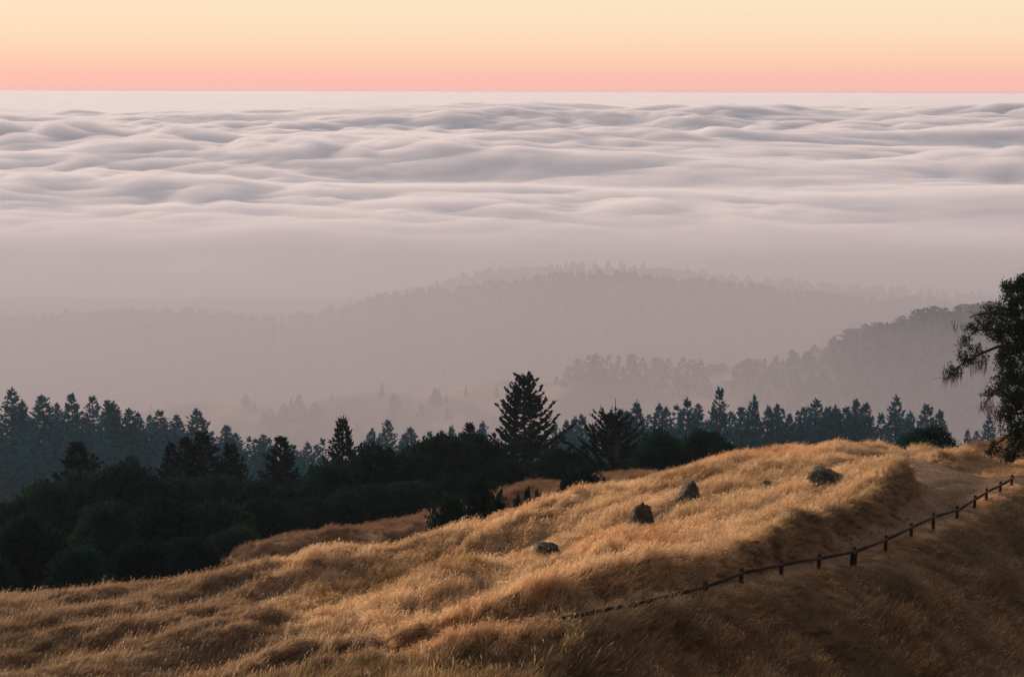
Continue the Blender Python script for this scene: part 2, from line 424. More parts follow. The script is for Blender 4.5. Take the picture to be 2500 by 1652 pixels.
POSTS = [(2471,1160,1183,76),(2443,1176,1202,74),(2409,1192,1218.5,71.5),(2380,1210,1240,69),(2339,1236,1266.5,66),(2281,1252,1292,61.5),(2226,1277,1308,59),(2163,1307,1345,56.5),
         (2086,1336,1374,53),(2000,1359,1387,50.8),(1909,1383,1403,48.5),(1810,1407,1424,46.3),(1724,1430,1446,44.6),(1640,1450,1468,43.4),(1553,1472,1490,42.3),(1462,1494,1508,41.5),(1372,1512,1525,40.9)]
FOOT = np.array([P(px, yf, Y_) - np.array([0, 0, 0.08]) for px, _, yf, Y_ in POSTS])
def fence_bench(x, y, z):
    """the narrow level strip the fence stands on"""
    best = np.full(x.shape, 1e9); zf = np.zeros(x.shape)
    for a, b in zip(FOOT[:-1], FOOT[1:]):
        ab = (b - a)[:2]; t = np.clip(((x - a[0]) * ab[0] + (y - a[1]) * ab[1]) / (ab @ ab), 0, 1)
        d = np.hypot(x - a[0] - t * ab[0], y - a[1] - t * ab[1]); m = d < best
        best = np.where(m, d, best); zf = np.where(m, a[2] + t * (b[2] - a[2]), zf)
    return z + (zf - z) * np.exp(-(best / 1.3) ** 2)
ca, sa = math.cos(math.radians(53)), math.sin(math.radians(53))
def z_near(x, y):
    x = np.asarray(x, float); y = np.asarray(y, float)
    z = z_smooth(x, y)
    pm, sd = path_mask(x, y)
    u = x * ca + y * sa; v = -x * sa + y * ca
    hum = 1.0 * fbm(u / 11.0, v / 3.6, 3, 2) + 0.42 * fbm(u / 3.4, v / 1.6, 3, 8) + 0.9 * fbm(x / 14, y / 14, 2, 21)
    fade = smooth(20, 30, y)
    z = z + hum * (1 - pm) * fade - 0.16 * pm
    dd = seg_dist(x, y, DITCH)
    z = z - 0.35 * np.exp(-(dd / 0.75) ** 2) * (1 - pm)
    db = side_dist(x, y, INNER)
    z = z - 0.50 * smooth(40, 50, y) * smooth(0.0, 3.0, db) * (1 - pm) + (0.55 + 0.45 * smooth(45, 55, y)) * smooth(0.05, 1.1, db) * np.exp(-np.maximum(db - 1.1, 0) / 2.4) * (1 - pm) * smooth(80, 74, y)
    z = z + 0.25 * np.exp(-(seg_dist(x, y, RIDGE) / 1.7) ** 2) - 1.0 * np.exp(-(seg_dist(x, y, GULLY) / 2.3) ** 2)
    z = z + 0.22 * np.exp(-(seg_dist(x, y, RIM) / 0.9) ** 2) * (1 - pm)
    # a few decimetres of levelling along the crest
    bearing = x / np.maximum(y, 1.0) * F0 / 1.035 + W0 / 2
    z = z + np.interp(bearing, [-200,0,150,300,500,700,850,1000,1150,1700,1900,2100,2300,2400,2470], [-.4,-.48,-.26,-.23,-.11,-.63,-.59,-.45,0,-.07,-.18,-.07,-.3,-.5,-.28]) * smooth(62, 70, y)
    return fence_bench(x, y, z)

gx = np.arange(-125, 130.1, 0.55)
gy = np.concatenate([np.arange(-14, 26, 1.0), np.arange(26, 100, 0.45), np.arange(100, 150, 1.0), np.arange(150, 272, 3.0)])
GX, GY = np.meshgrid(gx, gy)
GZ = np.clip(z_near(GX, GY), -110, 0.6)
ground = obj('ground', mesh_np('ground', np.stack([GX, GY, GZ], -1).reshape(-1, 3), grid_quads(len(gy), len(gx)), True), M['soil'])
tag(ground, 'golden dry grass hillside sloping away below the viewer', kind='structure')

# packed dirt of the turnout and path, a sheet lying on the bench cut into the hill
lo, hi = PATH.min(0) - 1, PATH.max(0) + 1
px_, py_ = np.arange(lo[0], hi[0], 0.22), np.arange(lo[1], hi[1], 0.22)
QX, QY = np.meshgrid(px_, py_)
_, SD = path_mask(QX, QY)
rut = seg_dist(QX, QY, PATH[9:19])
QZ = z_near(QX, QY) + 0.045 + 0.04 * fbm(QX * 0.8, QY * 0.8, 4, 40) - 0.05 * np.exp(-((rut - 1.0) / 0.22) ** 2) - 0.05 * np.exp(-((rut - 2.5) / 0.22) ** 2)
q = grid_quads(len(py_), len(px_))
keep = (SD.ravel()[q] > -0.45).all(1)
path = obj('path', mesh_np('path', np.stack([QX, QY, QZ], -1).reshape(-1, 3), q[keep], True), M['dirt'])
tag(path, 'packed brown dirt turnout and footpath behind the low rail fence', kind='structure')

r = np.random.default_rng(17); mb = MB(); k = 0
while k < 1400:
    x, y = r.uniform(lo[0], hi[0]), r.uniform(lo[1], hi[1])
    if not in_poly(x, y, PATH): continue
    sz = r.uniform(0.025, 0.075) * (1.8 if r.random() < 0.04 else 1.0); a = r.uniform(0, 3)
    mb.box((x, y, 0), np.array([1, 0.8, 0.6]) * sz, [[math.cos(a), -math.sin(a), 0], [math.sin(a), math.cos(a), 0], [0, 0, 1]])
    mb.v[-1] = mb.v[-1] + r.normal(0, sz * 0.1, (8, 3)); k += 1
cen = np.array([v.mean(0)[:2] for v in mb.v]); zc = z_near(cen[:, 0], cen[:, 1]) + 0.045
mb.v = [v + [0, 0, z] for v, z in zip(mb.v, zc)]
tag(obj('gravel', mb.mesh('gravel'), M['gravel']), 'loose gravel scattered over the dirt turnout', 'gravel', kind='stuff')

# ------------------------------------------------------------------ far land: forested ridges fading into the mist
RIDGES = [  # distance, front slope, back slope, crest line of the ground (photo pixels)
 (600, 0.22, 0.45, [(-400,1105),(0,1112),(300,1125),(500,1150),(700,1195),(900,1170),(1150,1160),(1400,1125),(1700,1100),(2000,1095),(2250,1115),(2340,1140),(2420,1140),(2600,1150),(2900,1150)]),
 (1700, 0.22, 0.4, [(-400,1070),(0,1045),(500,1000),(800,975),(1000,955),(1150,940),(1250,950),(1330,955),(1400,925),(1550,922),(1700,928),(1800,918),(1900,885),(2000,862),(2080,830),(2150,805),(2250,780),(2350,768),(2500,745),(2900,720)]),
 (2720, 0.2, 0.4, [(-400,800),(0,790),(300,770),(600,785),(750,780),(850,755),(1000,725),(1100,725),(1300,692),(1500,682),(1700,692),(1900,715),(2100,740),(2500,760),(2900,770)]),
 (3250, 0.2, 0.4, [(-400,830),(700,810),(900,740),(1200,672),(1400,660),(1600,664),(1800,690),(2200,720),(2900,760)]),
]
rid = []
for Yc, sf, sb, lst in RIDGES:
    zz = [(px, P(px, py, Yc)[2]) for px, py in lst]
    rid.append((Yc, sf, sb, lerp_list(zz)))
def z_far(x, y):
    x = np.asarray(x, float); y = np.asarray(y, float)
    px = x / y * F0 * 1.01 + W0 / 2
    z = np.full(x.shape, -520.0) + 0.0
    z = np.maximum(z, -520 + 440 * smooth(900, 240, y))
    for Yc, sf, sb, f in rid:
        yc = Yc * (1 + 0.05 * noise2(px / 300, px * 0 + Yc, 3))
        d = y - yc
        k = 0.03 * Yc
        fall = np.where(d < 0, sf * (np.sqrt(d * d + k * k) - k), sb * (np.sqrt(d * d + k * k) - k))
        z = np.maximum(z, f(px) - fall)
    z = z + fbm(x / 90, y / 90, 4, 60) * 6 * smooth(300, 1200, y)
    return z
az = np.linspace(-0.62, 0.62, 420)
rr = np.geomspace(255, 3600, 260)
AX = np.tan(az)[None, :] * rr[:, None]; AY = np.repeat(rr[:, None], len(az), 1)
AZ = z_far(AX, AY)
terrain = obj('terrain', mesh_np('terrain', np.stack([AX, AY, AZ], -1).reshape(-1, 3), grid_quads(len(rr), len(az)), True), M['hill'])
tag(terrain, 'forested ridges and grassy valley fading into the mist', kind='structure')

# ------------------------------------------------------------------ sea of fog: a cloud deck from the coast to the horizon
DECK = -400.0
th = np.geomspace(1.0, 0.0135, 470) * 0.1075
th = np.concatenate([th, [0.0011, 0.0008]])
dist = 400.0 / th
caz = np.linspace(-0.50, 0.50, 720)
CX = np.tan(caz)[None, :] * dist[:, None]; CY = np.repeat(dist[:, None], len(caz), 1)
dy = np.gradient(dist)[:, None]
h = np.zeros(CX.shape)
def octave(lx, ly, amp, seed, bill=True):
    n = noise2(CX / lx + 0.35 * noise2(CX / (lx * 1.7), CY / (ly * 1.7), seed + 50), CY / ly + 0.35 * noise2(CX / (lx * 1.3), CY / (ly * 1.3), seed + 70), seed)
    w = smooth(1.2, 4.0, ly / dy)
    return amp * (np.sqrt(n * n + 0.012) if bill else n) * w
h += octave(14000, 9000, 90, 1, False)
h += octave(4600, 3200, 110, 2)
h += octave(2000, 1600, 80, 3)
puff = 0.25 + 0.75 * smooth(-0.25, 0.35, noise2(CX / 3800, CY / 3000, 61))      # some parts puffed up, some smooth
h += (octave(850, 760, 120, 4) + octave(420, 400, 110, 5) + octave(210, 200, 48, 6)) * puff
farfade = 1 - 0.84 * smooth(19000, 34000, CY + 6000 * noise2(CX / 6000, CY / 9000, 77))
nearfade = 0.32 + 0.68 * smooth(4000, 10500, CY)
def bank(y0, wob, lx, amp, wid, seed):     # long rolls of cloud lying across the view
    c = y0 + wob * noise2(CX / lx, CX * 0, seed) + 0.4 * wob * noise2(CX / (lx * 0.35), CX * 0, seed + 3)
    a = amp * np.clip(0.75 + 0.8 * noise2(CX / (lx * 0.8), CX * 0 + 5, seed + 9), 0.1, 1.6)
    d = (CY - c) / wid
    return a * np.exp(-d * d)
banks = bank(11500, 1500, 5200, 125, 1100, 31) + bank(20500, 2600, 7000, 185, 2400, 32) + bank(8300, 900, 3600, 80, 750, 33) + bank(6300, 600, 2600, 42, 520, 34) + bank(27500, 2500, 9000, 130, 2500, 35)
banks = banks + (90 * np.abs(noise2(CX / 16000, CY / 30000, 41)) + 50 * np.abs(noise2(CX / 7000, CY / 14000, 43))) * smooth(34000, 60000, CY)
CZ = DECK - 80 + h * farfade * nearfade + banks
CZ -= 120 * smooth(4300, 3700, CY)
mb = MB()
nr, nc = CX.shape
top = np.stack([CX, CY, CZ], -1)
mb.add(top.reshape(-1, 3), grid_quads(nr, nc))
edge = np.concatenate([top[0], top[1:, -1], top[-1, -2::-1], top[-2:0:-1, 0]])     # rim of the deck, closed below
ne = len(edge); low = edge.copy(); low[:, 2] = -900
k_ = np.arange(ne); kn = (k_ + 1) % ne
mb.add(np.concatenate([edge, low]), np.stack([k_, ne + k_, ne + kn, kn], 1))
c4 = np.array([top[0, 0], top[0, -1], top[-1, -1], top[-1, 0]]); c4[:, 2] = -900
mb.add(c4, [[3, 2, 1, 0]])
clouds = obj('cloud_sea', mb.mesh('cloud_sea'), mat_volume('fog_cloud', (1.0, 0.94, 0.943), 0.0095, 0.1))
tag(clouds, 'sea of pinkish white fog clouds stretching to the horizon', 'clouds', kind='stuff')

# ------------------------------------------------------------------ trees
def conifer(seed, H, W, levels, per, sprays, sl, sw, style='fir', profile=None, bare=0.04):
    r = np.random.default_rng(seed)
    tr, cr = MB(), MB()
    zz = np.linspace(0, H, 9)
    bend = np.stack([0.012 * H * np.sin(zz / H * 3 + seed), 0.012 * H * np.cos(zz / H * 2.3 + seed), zz], 1)
    bend[:, :2] -= bend[0, :2]
    tr.tube(bend, np.linspace(0.020 * H, 0.003 * H, 9), 7)
    for k in range(levels):
        t = (k + r.uniform(-0.35, 0.35)) / levels
        t = min(max(t, 0), 0.985)
        z = H * (bare + (1 - bare) * t)
        env = profile(t) if profile else (1 - t) ** 0.85 * (0.75 + 0.25 * min(1, t * 6)) + 0.03
        c = np.array([np.interp(z, zz, bend[:, 0]), np.interp(z, zz, bend[:, 1]), z])
        for b in range(per):
            a = 2 * np.pi * (b / per + 0.31 * k) + r.uniform(-0.5, 0.5)
            L = W * env * r.uniform(0.62, 1.12) * (1.25 if r.random() < 0.12 else 1.0)
            if r.random() < 0.08: continue
            up = (-0.10 + 0.75 * t ** 1.3 if style == 'fir' else 0.28 + 0.45 * t) + r.uniform(-0.12, 0.12)
            s = np.linspace(0, 1, 5)
            dirh = np.array([math.cos(a), math.sin(a), 0])
            droop = (-0.16 * np.sin(s * np.pi * 0.8) + 0.14 * s ** 2.5) if style == 'fir' else 0.22 * s ** 2
            pl = c + dirh * (L * s)[:, None] + np.array([0, 0, 1.0]) * (L * (up * s + droop))[:, None]
            if L > 0.10 * W:
                tr.tube(pl, np.linspace(0.006 * H * (0.4 + env), 0.0012 * H, 5), 3)
            m = max(3, int(sprays * (0.22 + 1.15 * L / W)))
            ss = r.uniform(0.12, 1.0, m) ** 0.8
            pp = np.stack([np.interp(ss, s, pl[:, i]) for i in range(3)], 1)
            tang = unit(np.gradient(pl, axis=0)); tg = np.stack([np.interp(ss, s, tang[:, i]) for i in range(3)], 1)
            sidev = np.cross(tg, np.array([0, 0, 1.0])); sidev = unit(sidev)
            sg = r.choice([-1, 1], m)[:, None]
            d = unit(tg * r.uniform(0.5, 1.1, m)[:, None] + sidev * sg * r.uniform(0.2, 1.0, m)[:, None] + np.array([0, 0, 1.0]) * r.uniform(-0.35, 0.35, m)[:, None])
            nrm = unit(np.array([0, 0, 1.0]) + r.normal(0, 0.55, (m, 3)))
            sd_ = unit(np.cross(d, nrm))
            ln = sl * r.uniform(0.6, 1.2, m) * (0.55 + 0.45 * (1 - ss)) * (0.6 + 0.6 * env)
            cr.leaves(pp, d, sd_, ln, sw * r.uniform(0.7, 1.3, m) * (0.65 + 0.5 * env))
    # leader
    n = 14
    t = r.uniform(0.92, 1.0, n)
    pp = np.stack([np.interp(t * H, zz, bend[:, 0]), np.interp(t * H, zz, bend[:, 1]), t * H], 1)
    d = unit(np.stack([r.normal(0, 0.6, n), r.normal(0, 0.6, n), np.full(n, 0.9)], 1))
    cr.leaves(pp, d, unit(np.cross(d, r.normal(0, 1, (n, 3)))), np.full(n, sl * 0.75), np.full(n, sw * 0.8))
    return tr.mesh('trunk', True), cr.mesh('crown')

def oak(seed, R, H, nleaf, size, lobes=9, flat=0.8):
    """broad crown: lumpy lobes of small leaves on a forked trunk, base at 0, top about H, radius about R"""
    r = np.random.default_rng(seed)
    tr, cr = MB(), MB()
    hb = 0.22 * H
    tr.tube([[0, 0, -0.5], [0.05 * R, 0, hb * 0.6], [0, 0.04 * R, hb * 1.3]], [0.055 * H, 0.045 * H, 0.04 * H], 8)
    cs = []
    for i in range(lobes):
        a = 2.4 * i + r.uniform(-0.4, 0.4); rad = R * 0.62 * math.sqrt((i + 0.3) / lobes)
        zc = H * (0.70 - 0.30 * (rad / R) ** 1.5 + r.uniform(-0.10, 0.08))
        lr = R * r.uniform(0.34, 0.50)
        cs.append((np.array([rad * math.cos(a), rad * math.sin(a), zc]), lr))
        tr.tube([[0, 0, hb], [0.5 * rad * math.cos(a), 0.5 * rad * math.sin(a), 0.6 * zc + 0.3 * hb], [rad * math.cos(a), rad * math.sin(a), zc]], [0.028 * H, 0.018 * H, 0.006 * H], 5)
    # low skirts so that the crown reaches towards the ground
    for i in range(lobes // 2):
        a = r.uniform(0, 6.28)
        cs.append((np.array([R * 0.55 * math.cos(a), R * 0.55 * math.sin(a), H * r.uniform(0.18, 0.38)]), R * r.uniform(0.30, 0.42)))
    w = np.array([c[1] ** 2 for c in cs]); w /= w.sum()
    for (c, lr), wi in zip(cs, w):
        m = int(nleaf * wi)
        dirs = unit(r.normal(0, 1, (m, 3)))
        bump = 1 + 0.22 * noise2(dirs[:, 0] * 2.2 + c[0], dirs[:, 1] * 2.2 + dirs[:, 2] * 3.1 + c[1], seed)
        rad = lr * bump * r.uniform(0.72, 1.05, m) ** 0.7
        p = c + dirs * rad[:, None] * np.array([1, 1, flat])
        d = unit(dirs * 0.6 + r.normal(0, 0.7, (m, 3)))
        cr.leaves(p, d, unit(np.cross(d, r.normal(0, 1, (m, 3)))), size * r.uniform(0.6, 1.3, m), size * 0.75 * r.uniform(0.6, 1.2, m))
    allv = np.concatenate(cr.v)
    kz = H / np.percentile(allv[:, 2], 99.5); kr = R / np.percentile(np.hypot(allv[:, 0], allv[:, 1]), 98)
    for b in (tr, cr): b.v = [v * np.array([kr, kr, kz]) for v in b.v]
    return tr.mesh('trunk', True), cr.mesh('crown')

def copy_part(name, mesh, mat, parent):
    if len(mesh.materials) == 0: mesh.materials.append(mat)
    o = bpy.data.objects.new(name, mesh); COL.objects.link(o); o.parent = parent
    return o
def plant(name, protos, loc, rz, sc, label, cat, group, crown_mat, trunk_mat=None):
    e = empty(name, loc, rz, sc)
    copy_part('trunk', protos[0], trunk_mat or M['bark'], e)
    copy_part('crown', protos[1], crown_mat, e)
    tag(e, label, cat, group)
    return e
ORD = ['first', 'second', 'third', 'fourth', 'fifth', 'sixth', 'seventh', 'eighth', 'ninth', 'tenth', 'eleventh', 'twelfth', 'thirteenth', 'fourteenth', 'fifteenth',
       'sixteenth', 'seventeenth', 'eighteenth', 'nineteenth', 'twentieth', 'twenty-first', 'twenty-second', 'twenty-third', 'twenty-fourth', 'twenty-fifth', 'twenty-sixth', 'twenty-seventh', 'twenty-eighth', 'twenty-ninth', 'thirtieth']

# --- dark conifers on the near wooded slope
pf_dense = [conifer(100 + i, 20.0, 6.4, 38, 6, 34, 1.5, 0.42, 'fir') for i in range(3)]
pf_big = conifer(77, 18.0, 6.3, 30, 7, 44, 1.15, 0.44, 'fir',
                 lambda t: (0.95 if t < 0.30 else 0.95 - 0.20 * (t - 0.30)) * (1 - max(0, (t - 0.36)) ** 1.5 * 1.55) * (0.86 if 0.28 < t < 0.38 else 1.0) + 0.02)
pf_spread = conifer(55, 12.0, 6.6, 19, 7, 56, 0.85, 0.32, 'sweep', lambda t: (1 - t) ** 0.55 * 0.98 + 0.05)
DARK = [  # photo x, top y, distance, width factor, prototype, label
 (182,1078,172,1.15,0,'broad dark conifer with a blunt top rising alone above the far left oaks'),
 (410,1082,180,0.80,1,'slim dark conifer just left of the paired dark conifers'),
 (443,1068,186,0.85,2,'shorter of the paired dark conifers, the one with a ragged top'),
 (497,1052,188,1.05,0,'tallest of the dark conifers above the left oak mass, bushy and broad'),
 (562,1080,184,0.95,1,'dark conifer between the bushy tall one and the pointed one'),
 (676,1064,178,1.00,2,'pointed dark conifer with feathery drooping branches left of the blue gap'),
 (838,1022,190,0.78,1,'lone dark conifer rising from the back of a round oak left of centre'),
 (1146,1030,205,0.85,0,'dark conifer top peeping over oaks left of the tallest pine'),
 (1421,1084,175,0.55,1,'short narrow dark conifer between the two wide pines'),
]
for i, (px, py, Y, wf, k, lab) in enumerate(DARK):
    p = P(px, py, Y); zg = float(z_near(p[0], Y)); Ht = p[2] - zg
    s = Ht / 20.0
    plant('conifer', pf_dense[k], (p[0], Y, zg - 0.2), i * 1.7, (max(s, 0.85) * wf * 1.18, max(s, 0.85) * wf * 1.18, s), lab, 'tree', 'dark conifers on the near slope', M['pine'])
p = P(1283, 919, 215); zg = float(z_near(p[0], 215))
plant('pine_tree', pf_big, (p[0], 215, zg), 0.6, (1.08, 1.08, (p[2] - zg) / 18.0), 'tallest dark pine with tiered branches standing in the middle of the wood', 'tree', None, M['pine'])
p = P(1500, 1018, 172); zg = float(z_near(p[0], 172))
plant('pine_tree', pf_spread, (p[0], 172, zg), 2.0, (0.92, 0.92, (p[2] - zg) / 12.0), 'low dark pine with long upswept branches right of the tallest pine', 'tree', None, M['pine'])

# --- dead snag behind the low pine
p = P(1501, 962, 260); zg = float(z_near(p[0], 258))
snag = empty('dead_tree', (p[0], 258, zg - 0.3))
tb = MB(); Hs = p[2] - zg
tb.tube([[0, 0, 0], [0.1, 0, Hs * 0.5], [0.0, 0, Hs]], [0.30, 0.17, 0.05], 6)
obj('trunk', tb.mesh('trunk', True), M['bark'], snag)
for zf, a, L in ((0.78, 0.2, 2.6), (0.72, 3.0, 2.9), (0.84, 3.3, 1.2), (0.88, 0.1, 1.0), (0.66, 1.2, 2.0)):
    tb = MB(); c = np.array([0.03, 0, Hs * zf])
    tb.tube([c, c + [L * 0.5 * math.cos(a), L * 0.5 * math.sin(a), 0.05], c + [L * math.cos(a), L * math.sin(a), 0.25]], [0.06, 0.045, 0.025], 4)
    obj('branch', tb.mesh('branch'), M['bark'], snag)
tag(snag, 'thin bare dead tree trunk sticking up behind the low wide pine', 'tree')

# --- oaks of the dark wood
po = [oak(200 + i, 4.6, 9.0, 9000, 0.42, 9 + i) for i in range(4)]
OAKS = [  # x, top y, distance, crown width px, label
 (20,1232,150,190,'oak at the left edge, lowest in the skyline of the dark wood'),
 (110,1180,152,190,'oak second from the left in the skyline of the dark wood'),
 (215,1158,156,200,'oak under the blunt-topped conifer in the dark wood'),
 (320,1136,158,190,'smooth round oak topping the dark wood right of the blunt conifer'),
 (430,1165,160,190,'oak below the slim dark conifer in the wood'),
 (530,1168,160,190,'oak in front of the bushy tall conifer'),
 (625,1175,158,190,'oak between the bushy conifers and the pointed conifer'),
 (725,1182,156,180,'oak at the right foot of the pointed dark conifer'),
 (800,1140,154,170,'greenish oak on the left flank of the round centre-left oak'),
 (912,1092,162,190,'round dark oak below the lone conifer left of centre'),
 (1005,1110,164,140,'small oak in the dip right of the round centre-left oak'),
 (1075,1074,168,190,'large oak left of the tallest pine, its crown rising in steps'),
 (1165,1066,172,190,'large oak touching the left side of the tallest pine'),
 (1240,1130,160,170,'oak in front of the trunk of the tallest pine'),
 (1370,1098,170,120,'small oak between the tallest pine and the low wide pine'),
 (1622,1060,150,150,'first round oak right of the low wide pine'),
 (1708,1052,146,120,'tall domed oak in the clump right of the low wide pine'),
 (1768,1086,142,100,'rightmost small oak of the clump before the golden crest'),
 (55,1262,112,210,'brownish oak nearest the grass at the far left edge'),
 (190,1340,100,150,'low oak just above the grass crest at far left'),
 (250,1240,124,200,'oak in the middle of the dark mass at far left'),
 (390,1225,128,210,'oak low in the dark mass beneath the smooth round oak'),
 (520,1235,130,200,'oak low in the dark mass beneath the bushy tall conifer'),
 (640,1230,136,190,'oak low in the dark mass beneath the pointed conifer'),
 (770,1222,142,180,'oak low in the dark mass above the brown spur, left part'),
 (890,1190,146,190,'oak low in the dark mass under the round centre-left oak'),
 (1010,1180,148,180,'oak at the wood edge above the middle of the brown spur'),
 (1125,1165,150,170,'oak at the wood edge above the right end of the brown spur'),
 (340,1320,106,170,'shadowed oak low against the grass, third from the left edge'),
 (460,1318,110,160,'shadowed oak low against the grass left of the brown spur tip'),
 (-60,1340,98,190,'dark oak cut by the left edge just above the grass'),
 (570,1290,120,140,'shadowed oak behind the tip of the brown spur'),
 (1575,1105,148,90,'small oak hugging the right side of the low wide pine'),
]
for i, (px, py, Y, wpx, lab) in enumerate(OAKS):
    p = P(px, py, Y); zg = float(z_near(p[0], Y)); Ht = max(p[2] - zg, 2.5)
    wr = wpx / 2 / F0 * Y * 1.02
    plant('oak_tree', po[i % 4], (p[0], Y, zg), i * 2.1, (wr / 4.6, wr / 4.6, Ht / 9.0), lab, 'tree', 'oaks of the dark wood', M['oak'])

# --- bushes on the grass behind the crest
def bush_proto(seed, n, size):
    r = np.random.default_rng(seed)
    tr, cr = MB(), MB()
    for i in range(7):
        a = i * 0.9 + r.uniform(-.3, .3); L = r.uniform(0.5, 0.8)
        tr.tube([[0, 0, -0.1], [L * 0.5 * math.cos(a), L * 0.5 * math.sin(a), 0.35], [L * math.cos(a), L * math.sin(a), 0.62]], [0.03, 0.02, 0.008], 4)
    m = n
    a = r.uniform(0, 6.28, m); el_ = r.uniform(0, 1.5, m)
    d0 = np.stack([np.cos(a) * np.cos(el_), np.sin(a) * np.cos(el_), np.sin(el_)], 1)
    lump = 1 + 0.28 * noise2(d0[:, 0] * 2.6 + seed, d0[:, 1] * 2.6 + d0[:, 2] * 2, seed)
    p = d0 * (lump * r.uniform(0.55, 1.02, m) ** 0.6)[:, None]
    d = unit(d0 * 0.7 + r.normal(0, 0.6, (m, 3)))
    cr.leaves(p, d, unit(np.cross(d, r.normal(0, 1, (m, 3)))), size * r.uniform(0.6, 1.3, m), size * 0.7 * r.uniform(0.6, 1.2, m))
    return tr.mesh('stem', True), cr.mesh('foliage')
pb = [bush_proto(300 + i, 3200, 0.10) for i in range(3)]
def bush(name, k, px, pytop, Y, wpx, lab, cat='bush', group='dark bushes behind the golden crest', mat=None, hmin=0.8):
    p = P(px, pytop, Y); zg = float(z_near(p[0], Y)); Ht = max(p[2] - zg, hmin)
    wr = wpx / 2 / F0 * Y
    e = empty(name, (p[0], Y, zg), px * 0.01, (wr, wr, Ht * 1.02))
    copy_part('stem', pb[k][0], M['bark'], e); copy_part('foliage', pb[k][1], mat or M['oak'], e)
    tag(e, lab, cat, group)
bush('bush', 0, 1172, 1180, 100, 165, 'larger dark bush behind the crest left of the green shrubs')
bush('bush', 1, 1100, 1226, 92, 150, 'low dark bush sprawling left along the crest below the larger bush')
bush('bush', 2, 1428, 1146, 100, 140, 'dark bush behind the crest right of the green shrubs')
bush('bush', 1, 1385, 1178, 93, 80, 'small dark bush at the lower left of the right-hand bush')
bush('bush', 0, 1215, 1222, 93, 70, 'small dark bush at the right foot of the larger bush')
bush('bush', 2, 2268, 1050, 94.5, 150, 'flat wide dark bush on the crest above the dirt turnout', group=None)
bush('shrub', 0, 1265, 1214, 90, 34, 'leftmost small bright green shrub behind the crest', 'shrub', 'small green shrubs behind the crest', M['bright_shrub'], 0.5)
bush('shrub', 1, 1288, 1202, 91, 36, 'tallest small bright green shrub behind the crest', 'shrub', 'small green shrubs behind the crest', M['bright_shrub'], 0.5)
bush('shrub', 2, 1315, 1208, 90, 36, 'rightmost of the three small bright green shrubs', 'shrub', 'small green shrubs behind the crest', M['bright_shrub'], 0.5)
bush('shrub', 1, 1342, 1216, 88, 14, 'tiny green sprig right of the three green shrubs', 'shrub', 'small green shrubs behind the crest', M['bright_shrub'], 0.35)

# --- leafless brown shrub under the tall pine
Yb = 132; p = P(1305, 1133, Yb); b0 = P(1307, 1192, Yb); zg = float(z_near(p[0], Yb))
sh = empty('bare_shrub', (p[0], Yb, zg))
tb, fb = MB(), MB(); Hb = max(p[2] - zg, 2.2); r = np.random.default_rng(8)
tb.tube([[0, 0, 0], [0.02, 0, Hb * 0.4], [0, 0, Hb * 0.7]], [0.06, 0.045, 0.02], 5)
for i in range(170):
    a = r.uniform(0, 6.28); e_ = r.uniform(0.15, 1.3); L = r.uniform(0.5, 1.0) * 1.55
    s = np.array([0, 0, Hb * r.uniform(0.25, 0.6)])
    t_ = s + np.array([math.cos(a) * math.cos(e_) * L, math.sin(a) * math.cos(e_) * L, math.sin(e_) * L * 0.75])
    fb.tube([s, (s + t_) / 2 + r.normal(0, 0.08, 3), t_], [0.022, 0.016, 0.010], 3)
obj('trunk', tb.mesh('trunk'), M['pale_bark'], sh); obj('twigs', fb.mesh('twigs'), M['brown_twig'], sh)
tag(sh, 'leafless brown shrub on a pale stem below the tallest pine', 'shrub')

# --- blue conifers along the next ridge
pblue = [conifer(400 + i, 27.0, 8.6 + 0.8 * (i % 3), 30, 6, 15, 2.7, 1.05, 'fir') for i in range(6)]
BL = [(24,948,1.1),(50,977,.8),(103,964,1.25),(137,985,.8),(176,958,1.1),(226,966,1.05),(262,974,1.0),(281,981,1.15),(316,996,1.0),(336,1006,.8),(363,1012,.75),(390,1000,1.1),(432,1010,1.0),(484,1000,1.35),
      (553,1038,1.0),(576,1056,1.1),(645,1059,1.0),(716,1083,1.0),(754,1080,.9),(906,1048,.9),(945,1025,.95),(1001,1043,1.05),(1038,1071,.7),(1080,1048,.7),(1101,1038,.7),(1175,1028,.8)]
BR = [(1354,1030,.6),(1380,1027,.8),(1401,1017,.9),(1424,1013,.8),(1447,1034,.7),(1481,1010,.8),(1518,998,.9),(1557,981,1.15),(1608,986,1.0),(1629,994,.85),(1674,976,1.1),(1708,984,1.0),(1758,946,1.0),(1811,991,1.0),(1841,973,1.15),
      (1877,993,.9),(1900,989,.9),(1926,1010,.8),(1966,993,.9),(1998,976,1.25),(2040,990,.95),(2065,992,.9),(2088,977,1.0),(2111,984,1.15),(2150,1008,.8),(2193,969,1.05),(2219,1004,.8),(2267,989,1.15),(2297,1005,1.05)]
BE = [(2361,1048,.6),(2386,1050,.5),(2419,1016,.8)]
TALL = {24:'leftmost blue-green conifer, a sharp spire at the left edge', 484:'broadest blue conifer closing the left treeline before it drops', 1758:'tallest sparse spire in the blue treeline right of centre',
        2193:'crooked-topped blue conifer near the right end of the treeline', 1557:'leftmost tall blue conifer right of the dead trunk', 754:'flat-topped blue tree low in the gap left of the lone dark conifer'}
